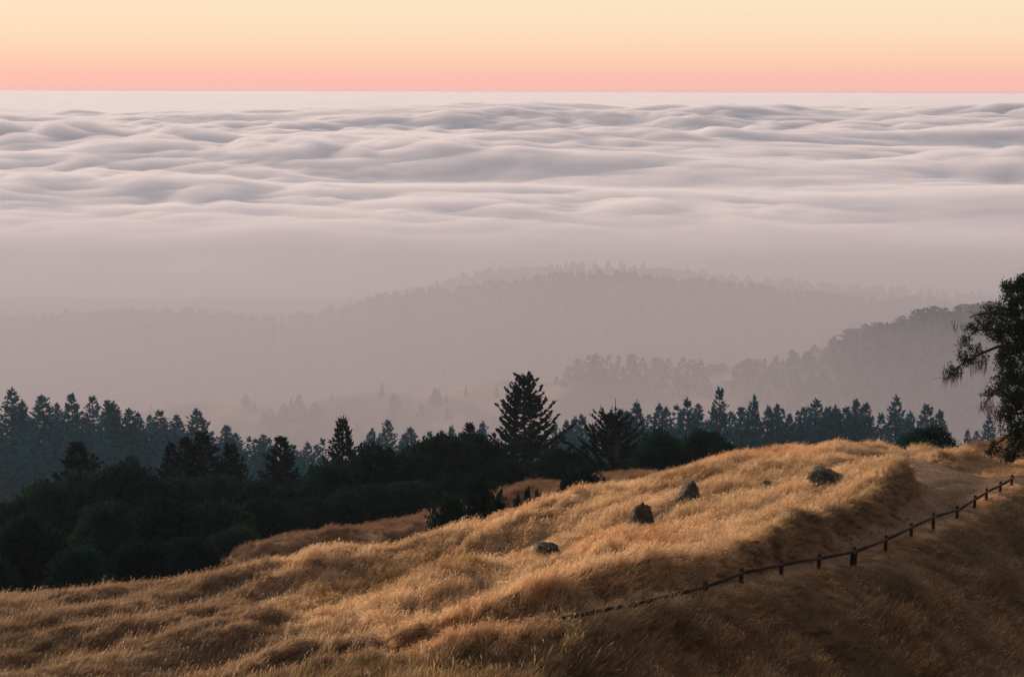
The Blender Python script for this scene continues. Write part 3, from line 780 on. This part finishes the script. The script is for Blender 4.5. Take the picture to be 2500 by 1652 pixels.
def blue(lst, what, Y0, seed):
    r = np.random.default_rng(seed)
    for i, (px, py, wf) in enumerate(lst):
        Y = Y0 + r.uniform(-25, 25); p = P(px, py, Y)
        zg = float(z_far(p[0], Y)); Ht = max(p[2] - zg, 12)
        s = 0.95
        lab = TALL.get(px) or f'{ORD[i]} from the left of the blue-green conifers {what}'
        plant('fir_tree', pblue[(i * 5 + seed) % 6], (p[0], Y, zg - 0.5), r.uniform(0, 6.28), (s * wf * 1.15, s * wf * 1.15, Ht / 27.0 * 0.99), lab, 'tree', 'blue conifers on the next ridge', M['fir'], M['fir_bark'])
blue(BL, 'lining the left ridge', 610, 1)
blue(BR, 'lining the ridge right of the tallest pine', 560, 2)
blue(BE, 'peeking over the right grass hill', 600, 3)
# trees filling the slope below that line, too many to tell apart
def forest(name, n, sampler, hrange, seed, mat, lab, layers=4, sides=6, rounded=0.6):
    r = np.random.default_rng(seed); mb = MB()
    xy, zf = sampler(r, n)
    for (x, y), z in zip(xy, zf):
        Ht = r.uniform(*hrange); rnd = r.random() < rounded; wd = Ht * (r.uniform(0.34, 0.58) if rnd else r.uniform(0.22, 0.32))
        z0 = z - 0.5
        for k in range(layers):
            a0 = r.uniform(0, 6.28)
            zb = z0 + Ht * (0.06 + 0.80 * k / layers) + r.uniform(-.03, .03) * Ht; zt = zb + Ht * 0.42
            zt = min(zt, z0 + Ht) if k < layers - 1 else z0 + Ht
            rb = wd * ((1 - k / layers) ** (0.45 if rnd else 0.9)) * r.uniform(0.85, 1.15)
            cxy = np.array([x, y]) + r.normal(0, wd * 0.08, 2)
            ph = a0 + np.arange(sides) * 2 * np.pi / sides
            rj = rb * r.uniform(0.6, 1.25, sides)
            base = np.stack([cxy[0] + rj * np.cos(ph), cxy[1] + rj * np.sin(ph), zb - r.uniform(0, 0.10, sides) * Ht], 1)
            rt = rb * (0.42 if rnd else 0.06)
            top = np.stack([cxy[0] + rt * np.cos(ph), cxy[1] + rt * np.sin(ph), np.full(sides, zt)], 1)
            j = np.arange(sides); jn = (j + 1) % sides
            mb.add(np.concatenate([base, top]), np.stack([j, jn, sides + jn, sides + j], 1))
    o = obj(name, mb.mesh(name), mat)
    tag(o, lab, 'forest', kind='stuff')
    return o
def blue_fill_points(r, n):
    px = r.uniform(-150, 2330, n); px = np.where((px > 780) & (px < 870), px - 200, px)
    Y = np.where(r.random(n) < 0.25, r.uniform(575, 612, n), r.uniform(430, 575, n))
    x = (px - 1250) / F0 * Y / 1.01
    return np.stack([x, Y], 1), z_far(x, Y)
# leafier stand for the nearer slope: scattered copies of the same conifers joined as one mass
r = np.random.default_rng(31); mb = MB()
xy, zf = blue_fill_points(r, 800)
small = [conifer(450 + i, 1.0, 0.33, 13, 5, 9, 0.14, 0.075, 'fir') for i in range(4)]
for i, ((x, y), z) in enumerate(zip(xy, zf)):
    m = small[i % 4][1]
    co = np.empty(len(m.vertices) * 3, np.float32); m.vertices.foreach_get('co', co); co = co.reshape(-1, 3).astype(float)
    a = r.uniform(0, 6.28); Ht = r.uniform(17, 25) if y < 575 else r.uniform(12, 20)
    R2 = np.array([[math.cos(a), -math.sin(a), 0], [math.sin(a), math.cos(a), 0], [0, 0, 1]])
    co = (co * Ht) @ R2.T + np.array([x, y, z - 0.5])
    mb.add(co, np.arange(len(co)).reshape(-1, 4))
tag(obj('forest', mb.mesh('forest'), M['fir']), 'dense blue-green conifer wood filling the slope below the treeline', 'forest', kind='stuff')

HOUSE = (1780, 932, 1640.0)
for Yh in np.arange(1690, 1450, -4.0):      # walk down from the knoll's top to where the farm stands
    if float(z_far(P(1780, 932, Yh)[0], Yh)) <= P(1780, 932, Yh)[2]:
        HOUSE = (1780, 932, float(Yh)); break
# --- hazy trees on the mid hills
pm = []
for i in range(5):
    pm.append(conifer(500 + i, 20.0, 8.5, 13, 6, 8, 3.6, 2.2, 'fir', (lambda t: (1 - t) ** 0.45 * 0.9 + 0.05) if i % 2 else None))
def mid(lst, Y0, seed, what, group):
    r = np.random.default_rng(seed)
    for i, (px, py, wf) in enumerate(lst):
        Y = Y0 + r.uniform(-40, 40)
        if 1730 < px < 1830: Y = Y0 + 35
        p = P(px, py, Y); zg = float(z_far(p[0], Y)); Ht = max(p[2] - zg, 9)
        o = bpy.data.objects.new('hazy_tree', pm[i % 5][1]); COL.objects.link(o)
        if len(pm[i % 5][1].materials) == 0: pm[i % 5][1].materials.append(M['far_tree'])
        o.location = (p[0], Y, zg - 1); o.rotation_euler = (0, 0, r.uniform(0, 6.28)); o.scale = (wf * 1.45, wf * 1.45, (Ht + 1) / 20.0)
        tag(o, f'{ORD[i]} hazy grey tree from the left {what}', 'tree', group)
mid([(1385,895,.7),(1412,880,1.0),(1436,872,1.2),(1458,868,1.2),(1484,872,1.2),(1512,874,1.1),(1545,868,1.0),(1570,876,1.0),(1605,874,1.3),(1634,878,1.1),(1668,880,1.2),(1688,882,1.0),(1712,884,1.2),(1738,896,1.1),(1762,903,.9),(1815,890,1.3),(1832,880,1.5),(1850,900,.9)],
    1700, 7, 'on the low wooded knoll', 'grey trees on the knoll')
mid([(1990,862,.9),(2078,818,1.3),(2110,820,1.0),(2145,801,1.3),(2178,790,1.0),(2205,772,1.2),(2240,758,1.3),(2262,752,1.4),(2285,750,1.4),(2310,754,1.3),(2335,750,1.3),(2355,748,1.4),(2385,752,1.2),(2420,748,1.2)],
    1690, 9, 'climbing the right-hand misty hill', 'grey trees on the right hill')
def hill_points(r, n):
    px = r.uniform(1930, 2650, n); Y = r.uniform(1360, 1680, n)
    x = (px - 1250) / F0 * Y / 1.01
    return np.stack([x, Y], 1), z_far(x, Y)
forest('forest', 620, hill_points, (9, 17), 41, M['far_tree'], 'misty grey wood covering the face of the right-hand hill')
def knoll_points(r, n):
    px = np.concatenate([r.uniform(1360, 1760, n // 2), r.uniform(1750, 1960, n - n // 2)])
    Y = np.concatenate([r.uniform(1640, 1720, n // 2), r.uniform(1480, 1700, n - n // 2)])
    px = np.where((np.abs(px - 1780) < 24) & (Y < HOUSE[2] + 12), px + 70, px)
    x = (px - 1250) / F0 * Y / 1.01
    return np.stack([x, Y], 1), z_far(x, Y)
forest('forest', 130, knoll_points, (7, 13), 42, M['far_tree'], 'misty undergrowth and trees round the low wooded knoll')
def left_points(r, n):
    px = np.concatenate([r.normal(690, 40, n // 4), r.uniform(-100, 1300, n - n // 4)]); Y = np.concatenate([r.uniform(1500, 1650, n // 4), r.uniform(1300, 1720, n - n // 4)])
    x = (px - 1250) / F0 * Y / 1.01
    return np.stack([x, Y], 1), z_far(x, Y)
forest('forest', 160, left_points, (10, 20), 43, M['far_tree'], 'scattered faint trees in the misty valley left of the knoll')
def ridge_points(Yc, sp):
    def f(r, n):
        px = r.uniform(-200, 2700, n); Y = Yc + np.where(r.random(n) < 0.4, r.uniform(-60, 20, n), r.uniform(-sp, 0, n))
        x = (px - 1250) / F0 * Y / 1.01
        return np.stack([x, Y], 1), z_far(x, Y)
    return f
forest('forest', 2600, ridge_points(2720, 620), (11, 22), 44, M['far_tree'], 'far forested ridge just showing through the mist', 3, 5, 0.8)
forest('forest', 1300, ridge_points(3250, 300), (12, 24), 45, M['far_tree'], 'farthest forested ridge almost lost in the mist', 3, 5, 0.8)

# --- a small building with a white roof on the knoll
p = P(*HOUSE); Yh = p[1]; zh = float(z_far(p[0], Yh))
hb_ = empty('farm_building', (p[0], Yh, zh), 0.25, (1.5, 1.3, 1.3))
tb = MB(); tb.box((0, 0, 1.3), (9, 6, 3.2)); obj('wall', tb.mesh('wall'), M['wall'], hb_)
tb = MB()
for s_ in (-1, 1):
    tb.add([[-5.2, 0, 4.6], [5.2, 0, 4.6], [5.2, s_ * 3.8, 2.7], [-5.2, s_ * 3.8, 2.7], [-5.2, 0, 4.45], [5.2, 0, 4.45], [5.2, s_ * 3.8, 2.55], [-5.2, s_ * 3.8, 2.55]],
           [[0, 1, 2, 3], [7, 6, 5, 4], [2, 6, 7, 3], [0, 3, 7, 4], [1, 5, 6, 2]])
obj('roof', tb.mesh('roof'), M['white'], hb_)
for x_ in (-2.6, 2.6):
    tb = MB(); tb.box((x_, -3.02, 1.6), (1.2, 0.08, 1.1)); obj('window', tb.mesh('window'), M['pane'], hb_)
tb = MB(); tb.box((0, -3.02, 1.1), (1.1, 0.08, 2.1)); obj('door', tb.mesh('door'), M['wood'], hb_)
tag(hb_, 'small distant farm building with a white roof on the misty knoll', 'building')

# ------------------------------------------------------------------ big oak at the right edge (trunk just out of frame)
Yo = 90.0
base = np.array([P(2640, 1100, Yo)[0], Yo, 0]); base[2] = float(z_near(base[0], Yo))
oakr = empty('oak_tree', base)
def L(px, py, dyy=0.0): return P(px, py, Yo + dyy) - base
ob, of, ol = MB(), MB(), MB()
ob.tube([[0, 0, -0.4], [-0.15, 0, 1.2], L(2625, 980), L(2600, 880), L(2575, 780), L(2560, 700)], [0.55, 0.42, 0.36, 0.28, 0.20, 0.10], 9)
limbs = [
 [L(2600,880), L(2520,850,-.5), L(2440,845,-.8), L(2395,862,-1), L(2345,890,-1.2), L(2312,925,-1.2)],
 [L(2590,850), L(2520,800,-.5), L(2450,765,-.6), L(2400,765,-.6), L(2365,775,-.4)],
 [L(2590,840), L(2500,820,.6), L(2430,805,.8), L(2385,805,1), L(2352,835,1)],
 [L(2575,780), L(2530,730,-.5), L(2490,705,-.6), L(2465,695,-.4)],
 [L(2575,780), L(2510,760,.8), L(2450,755,.8), L(2420,750,1)],
 [L(2610,930), L(2530,920,-.8), L(2470,930,-1), L(2420,960,-1), L(2405,985,-1)],
 [L(2615,960), L(2530,955,.6), L(2480,965,.8), L(2450,985,1)],
 [L(2622,1000), L(2540,1005,-.6), L(2480,1010,-.9), L(2445,1000,-1), L(2438,1015,-1)],
 [L(2622,1010), L(2540,1030,.4), L(2480,1050,.3), L(2430,1085,.2), L(2410,1105,.2)],
 [L(2622,1005), L(2540,1040,-1.2), L(2490,1075,-1.4), L(2470,1110,-1.4)],
 [L(2600,880), L(2700,830), L(2780,820,.5), L(2830,850)], [L(2575,780), L(2650,720), L(2720,700,.6), L(2760,720)],
 [L(2620,960), L(2720,940,-.8), L(2800,960,-1)], [L(2560,720), L(2540,680), L(2525,660)], [L(2590,840), L(2560,800,-2.5), L(2540,790,-4)], [L(2590,840), L(2600,790,2.5), L(2610,780,4)],
]
r = np.random.default_rng(91)
for lb in limbs:
    lb = np.array(lb); ob.tube(lb, np.linspace(0.15, 0.028, len(lb)), 6)
    for k in range(16):   # crooked side twigs
        t = r.uniform(0.3, 1.0) * (len(lb) - 1); i0 = min(int(t), len(lb) - 2); c = lb[i0] + (lb[i0 + 1] - lb[i0]) * (t - i0)
        d = unit((lb[i0 + 1] - lb[i0]) * 0.8 + r.normal(0, 0.5, 3)); Lt = r.uniform(0.4, 1.1)
        ob.tube([c, c + d * Lt * 0.5 + r.normal(0, 0.06, 3), c + d * Lt + r.normal(0, 0.10, 3) - [0, 0, 0.12]], [0.022, 0.014, 0.007], 3)
clusters = [ # px, py, radius px, depth offset, weight (photo pixels)
 (2480,720,34,0,1),(2465,700,18,0,.5),(2500,690,24,0,1),(2455,760,34,.4,1),(2420,765,26,-.3,.8),(2395,785,24,.2,.6),(2500,770,45,0,1.5),(2435,800,34,.4,1.2),(2480,820,45,0,1.6),
 (2520,830,50,0,1.5),(2460,865,34,.3,1.1),(2500,890,46,0,1.6),(2455,910,36,-.3,1.2),(2480,945,42,0,1.4),(2520,930,45,0,1.2),(2445,955,26,-.4,.8),(2470,985,26,.2,.8),(2415,960,16,-.4,.4),(2500,975,30,0,.9),
 (2378,845,16,.2,.25),(2350,870,20,-1,.35),(2325,905,20,-1.1,.5),(2365,880,18,-1,.35),(2395,870,22,-.6,.5),(2375,800,18,.6,.4),(2362,825,14,.8,.25),
 (2460,1010,20,-.4,.5),(2490,1030,32,0,.9),(2455,1050,28,0,.7),(2485,1080,30,-.3,.8),(2430,1085,18,.2,.4),(2415,1100,12,.2,.25),(2470,1105,22,-.6,.5),(2510,1060,36,0,.9),
 (2560,720,60,0,1.6),(2640,760,80,0,2),(2600,830,80,1,2),(2720,840,90,0,2.2),(2700,740,70,.5,1.6),(2680,930,80,-.5,2),(2780,880,70,0,1.6),(2560,900,60,2,1.5),(2560,980,50,-2,1.3),(2620,820,80,-2.5,1.8),(2620,820,80,3,1.8),(2570,1050,40,.5,1)]
for px, py, rp, dz, w in clusters:
    c = L(px, py, dz); rad = rp / F0 * Yo
    m = int((1500 if px > 2455 else 1150 if rp > 28 else 640) * w)
    # sub-clumps so that the sky shows between sprays
    nc = max(3, int(m / 26)); cc = c + unit(r.normal(0, 1, (nc, 3))) * (rad * r.uniform(0.1, 1.0, nc) ** 0.5)[:, None]
    idx = r.integers(0, nc, m)
    p = cc[idx] + r.normal(0, 0.115, (m, 3)) + np.stack([np.zeros(m), np.zeros(m), -np.abs(r.normal(0, 0.06, m))], 1)
    d = unit(r.normal(0, 1, (m, 3)) - np.array([0, 0, 0.35]))
    of.leaves(p, d, unit(np.cross(d, r.normal(0, 1, (m, 3)))), 0.135 * r.uniform(0.6, 1.3, m), 0.095 * r.uniform(0.6, 1.3, m))
for px, py, rp, dz, m in [(2325,915,24,-1.1,90),(2365,880,26,-1,60),(2390,890,20,-1,60),(2352,835,16,1,30),(2410,985,16,-1,50),(2425,1000,14,-.8,40),(2340,795,16,.3,20),(2460,1115,18,-1,50),(2430,1105,16,.2,40),(2440,1020,14,-1,25)]:
    for k in range(m):   # strands of hanging lichen
        c = L(px + r.uniform(-rp, rp), py + r.uniform(-rp, rp * 0.4), dz + r.uniform(-.4, .4)); ln = r.uniform(0.25, 0.75)
        ol.tube([c, c + [r.normal(0, .05), r.normal(0, .05), -ln * .5], c + [r.normal(0, .08), r.normal(0, .08), -ln]], [0.012, 0.014, 0.004], 3)
obj('trunk', ob.mesh('trunk', True), M['bark'], oakr)
obj('crown', of.mesh('crown'), M['oak_near'], oakr)
obj('lichen', ol.mesh('lichen'), M['lichen'], oakr)['kind'] = 'stuff'
tag(oakr, 'big gnarled oak leaning in from the right edge with drooping lichen-hung branches', 'tree')

# ------------------------------------------------------------------ boulders
def boulder(name, px, pybase, Y, wpx, hpx, seed, planes, lab, lift=0.18, depth=0.8):
    r = np.random.default_rng(seed)
    p = hit(px, pybase + 2, z_near, 50); Y = p[1]; zg = p[2]
    w, hgt = wpx / F0 * Y, hpx / F0 * Y
    nu, nv = 44, 26
    U, V = np.meshgrid(np.linspace(0, 2 * np.pi, nu, endpoint=False), np.linspace(-1.2, np.pi / 2, nv))
    d = np.stack([np.cos(U) * np.cos(V), np.sin(U) * np.cos(V), np.sin(V)], -1)
    pl = [(unit(np.array(n_, float)), dd) for n_, dd in planes]
    for k in range(9):
        n_ = unit(r.normal(0, 1, 3)); pl.append((n_, r.uniform(0.88, 1.1)))
    rad = np.full(d.shape[:2], 0.0)
    for n_, dd in pl:
        rad = rad + np.maximum(d @ n_ / dd, 1e-3) ** 8
    rad = rad ** (-1 / 8)
    rad = np.minimum(rad, 1.4)
    rad = rad * (1 + 0.12 * noise2(d[..., 0] * 3 + seed, d[..., 1] * 3 + d[..., 2] * 4, seed) + 0.075 * noise2(d[..., 0] * 8, d[..., 2] * 8 + d[..., 1] * 7, seed + 3))
    v = d * rad[..., None] * np.array([w / 2, w / 2 * depth, hgt])
    i = np.arange(nv - 1)[:, None] * nu; j = np.arange(nu)[None, :]; jn = (j + 1) % nu
    q = np.stack([i + j, i + jn, i + nu + jn, i + nu + j], -1).reshape(-1, 4)
    m = mesh_np(name, v.reshape(-1, 3), q, False)
    o = obj(name, m, M['rock'])
    o.location = (p[0], Y, zg + lift)
    tag(o, lab, 'boulder', 'dark boulders on the grass')
boulder('boulder', 1566, 1284, 66.5, 64, 54, 1, [((0.9,0,.25),.92),((-1,0,.15),.95),((.3,-1,.5),.8),((0.15,0,1),.95),((-.7,0,.75),.86)], 'upright split dark boulder, lower of the two standing ones')
boulder('boulder', 1683, 1226, 71.0, 68, 46, 2, [((1,0,.45),.78),((-.75,0,.8),.62),((0,-1,.4),.85),((.15,0,1),1.0)], 'peaked dark boulder standing higher on the slope than the split one')
boulder('boulder', 1333, 1352, 62.6, 70, 28, 3, [((0.12,0,1),.80),((-1,0,.3),.9),((.9,-.2,.4),.95)], 'flat half-buried boulder on the pale ridge, leftmost of all', 0.14)
boulder('boulder', 2006, 1172, 75.5, 80, 27, 4, [((.45,0,1),.72),((-.9,0,.7),.85),((0,-1,.6),.8)], 'long sloping boulder on the mound beside the dirt turnout', 0.20)
boulder('boulder', 1872, 1190, 72.5, 20, 12, 5, [((0,0,1),.8)], 'small pale stone in the grass left of the long sloping boulder')

# ------------------------------------------------------------------ low rail fence
tops = []; feet = []
for px, yt, yf, Y in POSTS:
    t = P(px, yt, Y); f = P(px, yf, Y); zg = float(z_near(t[0], Y))
    ht = min(max(t[2] - zg, 0.62), 1.0) if px > 1750 else min(max(t[2] - zg, 0.46), 1.1)
    tops.append(np.array([t[0], Y, zg + ht])); feet.append(np.array([t[0], Y, zg - 0.3]))
fence = empty('rail_fence', feet[8] + [0, 0, 0.3])
fo = np.array(fence.location)
r = np.random.default_rng(5)
for i, (t, f) in enumerate(zip(tops, feet)):
    mb = MB(); lean = r.normal(0, 0.02, 3); lean[2] = 0
    if POSTS[i][0] < 1700: t = t - np.array([0, 0, 0.14])
    mb.tube([f - fo, (f + t) / 2 - fo + lean * .5, t - fo + lean, t - fo + lean + [0, 0, 0.03]], [0.082, 0.080, 0.076, 0.045], 8)
    e = mb.n - 8
    mb.q.append(np.array([[e, e + 1, e + 2, e + 3], [e, e + 3, e + 4, e + 7], [e + 4, e + 5, e + 6, e + 7]]))
    obj('post', mb.mesh('post'), M['post_red'] if i % 3 else M['wood'], fence)
for i in range(len(tops) - 1):
    a, b = tops[i] - fo, tops[i + 1] - fo
    u_ = unit(b - a); n_ = unit(np.cross(u_, [0, 0, 1])); z_ = np.cross(n_, u_)
    if n_[1] > 0: n_ = -n_
    a = a + n_ * 0.085 - [0, 0, 0.11 + r.uniform(0, .03)]; b = b + n_ * 0.085 - [0, 0, 0.11 + r.uniform(0, .03)]
    mb = MB(); c = (a + b) / 2
    mb.box(c, (np.linalg.norm(b - a) + 0.10, 0.065, 0.105), np.stack([u_, n_, z_], 1))
    obj('rail', mb.mesh('rail'), M['wood'], fence)
tag(fence, 'low wooden single-rail fence climbing to the right beside the dirt path', 'fence')
Ym = 52.4; p = P(2084, 1352, Ym); zg = float(z_near(p[0], Ym)); ht = min(max(p[2] - zg, 0.6), 0.85)
mk = empty('marker_post', (p[0], Ym, zg))
mb = MB(); mb.tube([[0, 0, -0.3], [0.01, 0, ht * 0.6], [0.02, 0, ht - 0.08]], [0.135, 0.13, 0.125], 8); obj('post', mb.mesh('post'), M['post_dark'], mk)
mb = MB(); mb.tube([[0.02, 0, ht - 0.08], [0.02, 0, ht - 0.02], [0.02, 0, ht], [0.02, 0, ht + 0.005]], [0.14, 0.14, 0.10, 0.01], 8); obj('cap', mb.mesh('cap'), M['post_dark'], mk)
tag(mk, 'short thick dark marker post standing in front of the rail fence', 'post')

# ------------------------------------------------------------------ grass
def tuft(seed, nb, hgt, spread, wid, lean):
    r = np.random.default_rng(seed); mb = MB()
    a = r.uniform(0, 6.28, nb); rad = spread * np.sqrt(r.uniform(0, 1, nb))
    base = np.stack([rad * np.cos(a), rad * np.sin(a), np.full(nb, -0.06)], 1)
    H_ = hgt * np.where(r.random(nb) < 0.12, r.uniform(1.1, 1.5, nb), r.uniform(0.5, 1.1, nb))
    la = a + r.normal(0, 0.8, nb); lo_ = r.uniform(0.05, 0.45, nb)
    out_ = np.stack([np.cos(la) * lo_ + lean, np.sin(la) * lo_, np.zeros(nb)], 1)
    yaw = r.uniform(0, 6.28, nb); side = np.stack([np.cos(yaw), np.sin(yaw), np.zeros(nb)], 1)
    ws = wid * r.uniform(0.6, 1.3, nb)
    lv = []
    for t, wt in ((0, 0.8), (0.4, 1.0), (0.75, 0.75), (1.0, 0.25)):
        c = base + np.array([0, 0, 1.0]) * (H_ * (t - 0.18 * t ** 3))[:, None] + out_ * (H_ * t ** 1.8)[:, None]
        lv.append(c - side * (ws * wt / 2)[:, None]); lv.append(c + side * (ws * wt / 2)[:, None])
    v = np.stack(lv, 1)           # nb, 8, 3
    q = np.array([[0, 1, 3, 2], [2, 3, 5, 4], [4, 5, 7, 6]])
    qq = (np.arange(nb)[:, None, None] * 8 + q[None]).reshape(-1, 4)
    mb.add(v.reshape(-1, 3), qq)
    # seed heads on some stalks
    k = r.random(nb) < 0.35; tip = (lv[6] + lv[7])[k] / 2; m = k.sum()
    d = unit(out_[k] * 1.2 + np.array([0, 0, 0.7]) + r.normal(0, 0.25, (m, 3)))
    mb.leaves(tip - d * 0.05, d, unit(np.cross(d, r.normal(0, 1, (m, 3)))), np.full(m, hgt * 0.30), np.full(m, wid * 2.2))
    return mb.mesh('tuft')
def tuft_set(seed, mat):
    col = bpy.data.collections.new('tufts')       # prototypes only, never linked to the scene
    for i in range(6):
        m = tuft(seed + i, 42, 0.38 + 0.04 * i, 0.19, 0.0105, 0.34)
        m.materials.append(mat)
        col.objects.link(bpy.data.objects.new('tuft', m))
    return col
tuft_col = tuft_set(700, M['grass']); tuft_col2 = tuft_set(720, M['grass_far'])
def scatter(n, y0, y1, dens_pow):
    r = rng
    y = np.sqrt(r.uniform(y0 ** 2, y1 ** 2, n)); x = r.uniform(-0.43, 0.43, n) * y
    return x, y
xs, ys = [], []
for n, a, b in ((46000, 27, 62), (62000, 62, 98), (30000, 98, 150)):
    x, y = scatter(n, a, b, 1); xs.append(x); ys.append(y)
X = np.concatenate(xs); Y = np.concatenate(ys)
pmk, sd = path_mask(X, Y)
clump = fbm(X / 1.6, Y / 1.6, 3, 90)
okp = (sd < -0.12 - 0.25 * np.abs(noise2(X * 1.3, Y * 1.3, 4))) | ((sd < 0.15) & (clump > 0.2))
okp &= (rng.random(len(X)) < 0.86 + clump)
# thin the hidden back slope
okp &= ~((Y > 98) & (Y < 104) & (rng.random(len(X)) < 0.5))
X, Y, clump, sd = X[okp], Y[okp], clump[okp], sd[okp]
Z = z_near(X, Y)
n = len(X)
u_ = X * ca + Y * sa; v_ = -X * sa + Y * ca
wave = fbm(u_ / 5.0, v_ / 2.2, 3, 33)
hs = 0.85 + 0.35 * clump + 0.6 * wave + 0.5 * fbm(X / 5, Y / 5, 2, 95) + rng.normal(0, 0.15, n)
hs *= 1 - 0.45 * np.exp(-(seg_dist(X, Y, DITCH) / 0.5) ** 2)
hs *= 0.5 + 0.5 * smooth(0.0, 3.2, -sd)
FENCE = np.array([P(px, yf, Y_)[:2] for px, _, yf, Y_ in POSTS[:13]])
fd = seg_dist(X, Y, FENCE - np.array([0.2, 0.6]))
hs *= 1 - 0.5 * np.exp(-(fd / 1.6) ** 2)
hs = np.clip(hs, 0.28, 1.55) * np.where(Y > 98, 1.2, 1.0)
lowr = smooth(0.3, 2.0, -side_dist(X, Y, np.concatenate([[P(2700, 1130, 84)[:2]], FOOT[:, :2], RIM[5:]])))
hs = np.where(Y < 80, hs * (1 + 0.45 * lowr), hs)
wd_ = np.clip(0.9 + rng.normal(0, 0.15, n), 0.6, 1.5) * (1 + 0.25 * lowr) * np.where(Y > 98, 1.55, np.where(Y > 62, 1.1, 1.0))
lean_a = 0.5 + 1.3 * fbm(X / 12, Y / 12, 2, 66) + rng.normal(0, 0.42, n)     # the way the wind has combed it
tilt = np.clip(0.25 + 0.9 * np.abs(fbm(u_ / 4, v_ / 2.4, 2, 44)) + rng.normal(0, 0.10, n), 0, 0.9)
def scatter_group(col):
    ng = bpy.data.node_groups.new('grass_scatter', 'GeometryNodeTree')
    ng.interface.new_socket('Geometry', in_out='INPUT', socket_type='NodeSocketGeometry')
    ng.interface.new_socket('Geometry', in_out='OUTPUT', socket_type='NodeSocketGeometry')
    gi = ng.nodes.new('NodeGroupInput'); go = ng.nodes.new('NodeGroupOutput')
    m2p = ng.nodes.new('GeometryNodeMeshToPoints')
    iop = ng.nodes.new('GeometryNodeInstanceOnPoints')
    ci = ng.nodes.new('GeometryNodeCollectionInfo'); ci.inputs['Collection'].default_value = col
    ci.inputs['Separate Children'].default_value = True; ci.inputs['Reset Children'].default_value = True
    def na(nm, typ):
        a = ng.nodes.new('GeometryNodeInputNamedAttribute'); a.data_type = typ; a.inputs['Name'].default_value = nm
        return a.outputs[0]
    ng.links.new(gi.outputs[0], m2p.inputs['Mesh']); ng.links.new(m2p.outputs[0], iop.inputs['Points'])
    ng.links.new(ci.outputs[0], iop.inputs['Instance'])
    iop.inputs['Pick Instance'].default_value = True
    ng.links.new(na('pick', 'INT'), iop.inputs['Instance Index'])
    e2r = ng.nodes.new('FunctionNodeEulerToRotation')
    ng.links.new(na('rot', 'FLOAT_VECTOR'), e2r.inputs[0]); ng.links.new(e2r.outputs[0], iop.inputs['Rotation'])
    ng.links.new(na('scl', 'FLOAT_VECTOR'), iop.inputs['Scale'])
    ng.links.new(iop.outputs[0], go.inputs[0])
    return ng
def make_grass(name, sel, mat, lab, col):
    gm = bpy.data.meshes.new(name); n = int(sel.sum())
    gm.vertices.add(n); gm.vertices.foreach_set('co', np.stack([X, Y, Z], 1)[sel].astype(np.float32).ravel())
    def attr(nm, typ, field, arr):
        at = gm.attributes.new(nm, typ, 'POINT'); at.data.foreach_set(field, np.ascontiguousarray(arr[sel]).ravel())
    attr('rot', 'FLOAT_VECTOR', 'vector', np.stack([np.zeros(len(X)), tilt, lean_a], 1).astype(np.float32))
    attr('scl', 'FLOAT_VECTOR', 'vector', np.stack([wd_, wd_, hs], 1).astype(np.float32))
    attr('pick', 'INT', 'value', rng.integers(0, 6, len(X)).astype(np.int32))
    gm.update()
    o = obj(name, gm, mat)
    o.modifiers.new('scatter', 'NODES').node_group = scatter_group(col)
    tag(o, lab, 'grass', kind='stuff')
near_sel = Y < 101
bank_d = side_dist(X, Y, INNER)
below_fence = near_sel & (((bank_d > -0.3) & (bank_d < 1.0 * smooth(43, 52, Y) + 0.6 * noise2(X * 0.7, Y * 0.7, 13))) | (side_dist(X, Y, np.concatenate([[P(2700, 1130, 84)[:2]], np.array([P(px, yf, Y_)[:2] for px, _, yf, Y_ in POSTS]), RIM[5:]])) < -0.35 + 0.5 * noise2(X * 0.8, Y * 0.8, 12)))  # where the olive grass with painted-in shade grows: bank face and lower slope
make_grass('grass', below_fence, M['grass_olive_shade'], 'olive-brown long grass, its colour darkened for shade, on the path bank and the slope below the fence', tuft_set(740, M['grass_olive_shade']))
near_sel &= ~below_fence
dull = near_sel & (X + 0.30 * (Y - 60) + 5.5 * fbm(X / 9, Y / 9, 3, 52) + rng.normal(0, 1.2, len(X)) < -9.5)
make_grass('grass', dull, M['grass_dull'], 'duller straw-coloured grass on the left of the hillside', tuft_set(760, M['grass_dull']))
near_sel &= ~dull
make_grass('grass', near_sel, M['grass'], 'wind-combed golden dry grass covering the hillside', tuft_col)
make_grass('grass', ~near_sel, M['grass_far'], 'browner dry grass on the spur and hill behind the crest', tuft_col2)

# ------------------------------------------------------------------ air: even haze round everything, and the mist lying in the valley
def box_obj(name, lo, hi, mat, lab):
    mb = MB(); lo = np.array(lo, float); hi = np.array(hi, float); mb.box((lo + hi) / 2, hi - lo)
    o = obj(name, mb.mesh(name), mat); tag(o, lab, 'haze', kind='stuff'); return o
box_obj('haze', (-3300, -40, -640), (3300, 3640, 1.5), mat_volume('haze_air', (0.62, 0.80, 0.95), 0.00008, 0.1), 'thin evening haze in the air over the whole valley')
mb = MB()   # the mist's top sinks towards the coast
mb.add([[-3200, 760, -630], [3200, 760, -630], [3200, 3560, -630], [-3200, 3560, -630], [-3200, 760, -196], [3200, 760, -196], [3200, 3560, -292], [-3200, 3560, -292]],
       [[3, 2, 1, 0], [4, 5, 6, 7], [0, 1, 5, 4], [1, 2, 6, 5], [2, 3, 7, 6], [3, 0, 4, 7]])
tag(obj('valley_mist', mb.mesh('valley_mist'), mat_volume('mist_air', (0.78, 0.715, 0.74), 0.00122, 0.1)), 'pinkish grey mist lying in the valley between the ridges', 'mist', kind='stuff')
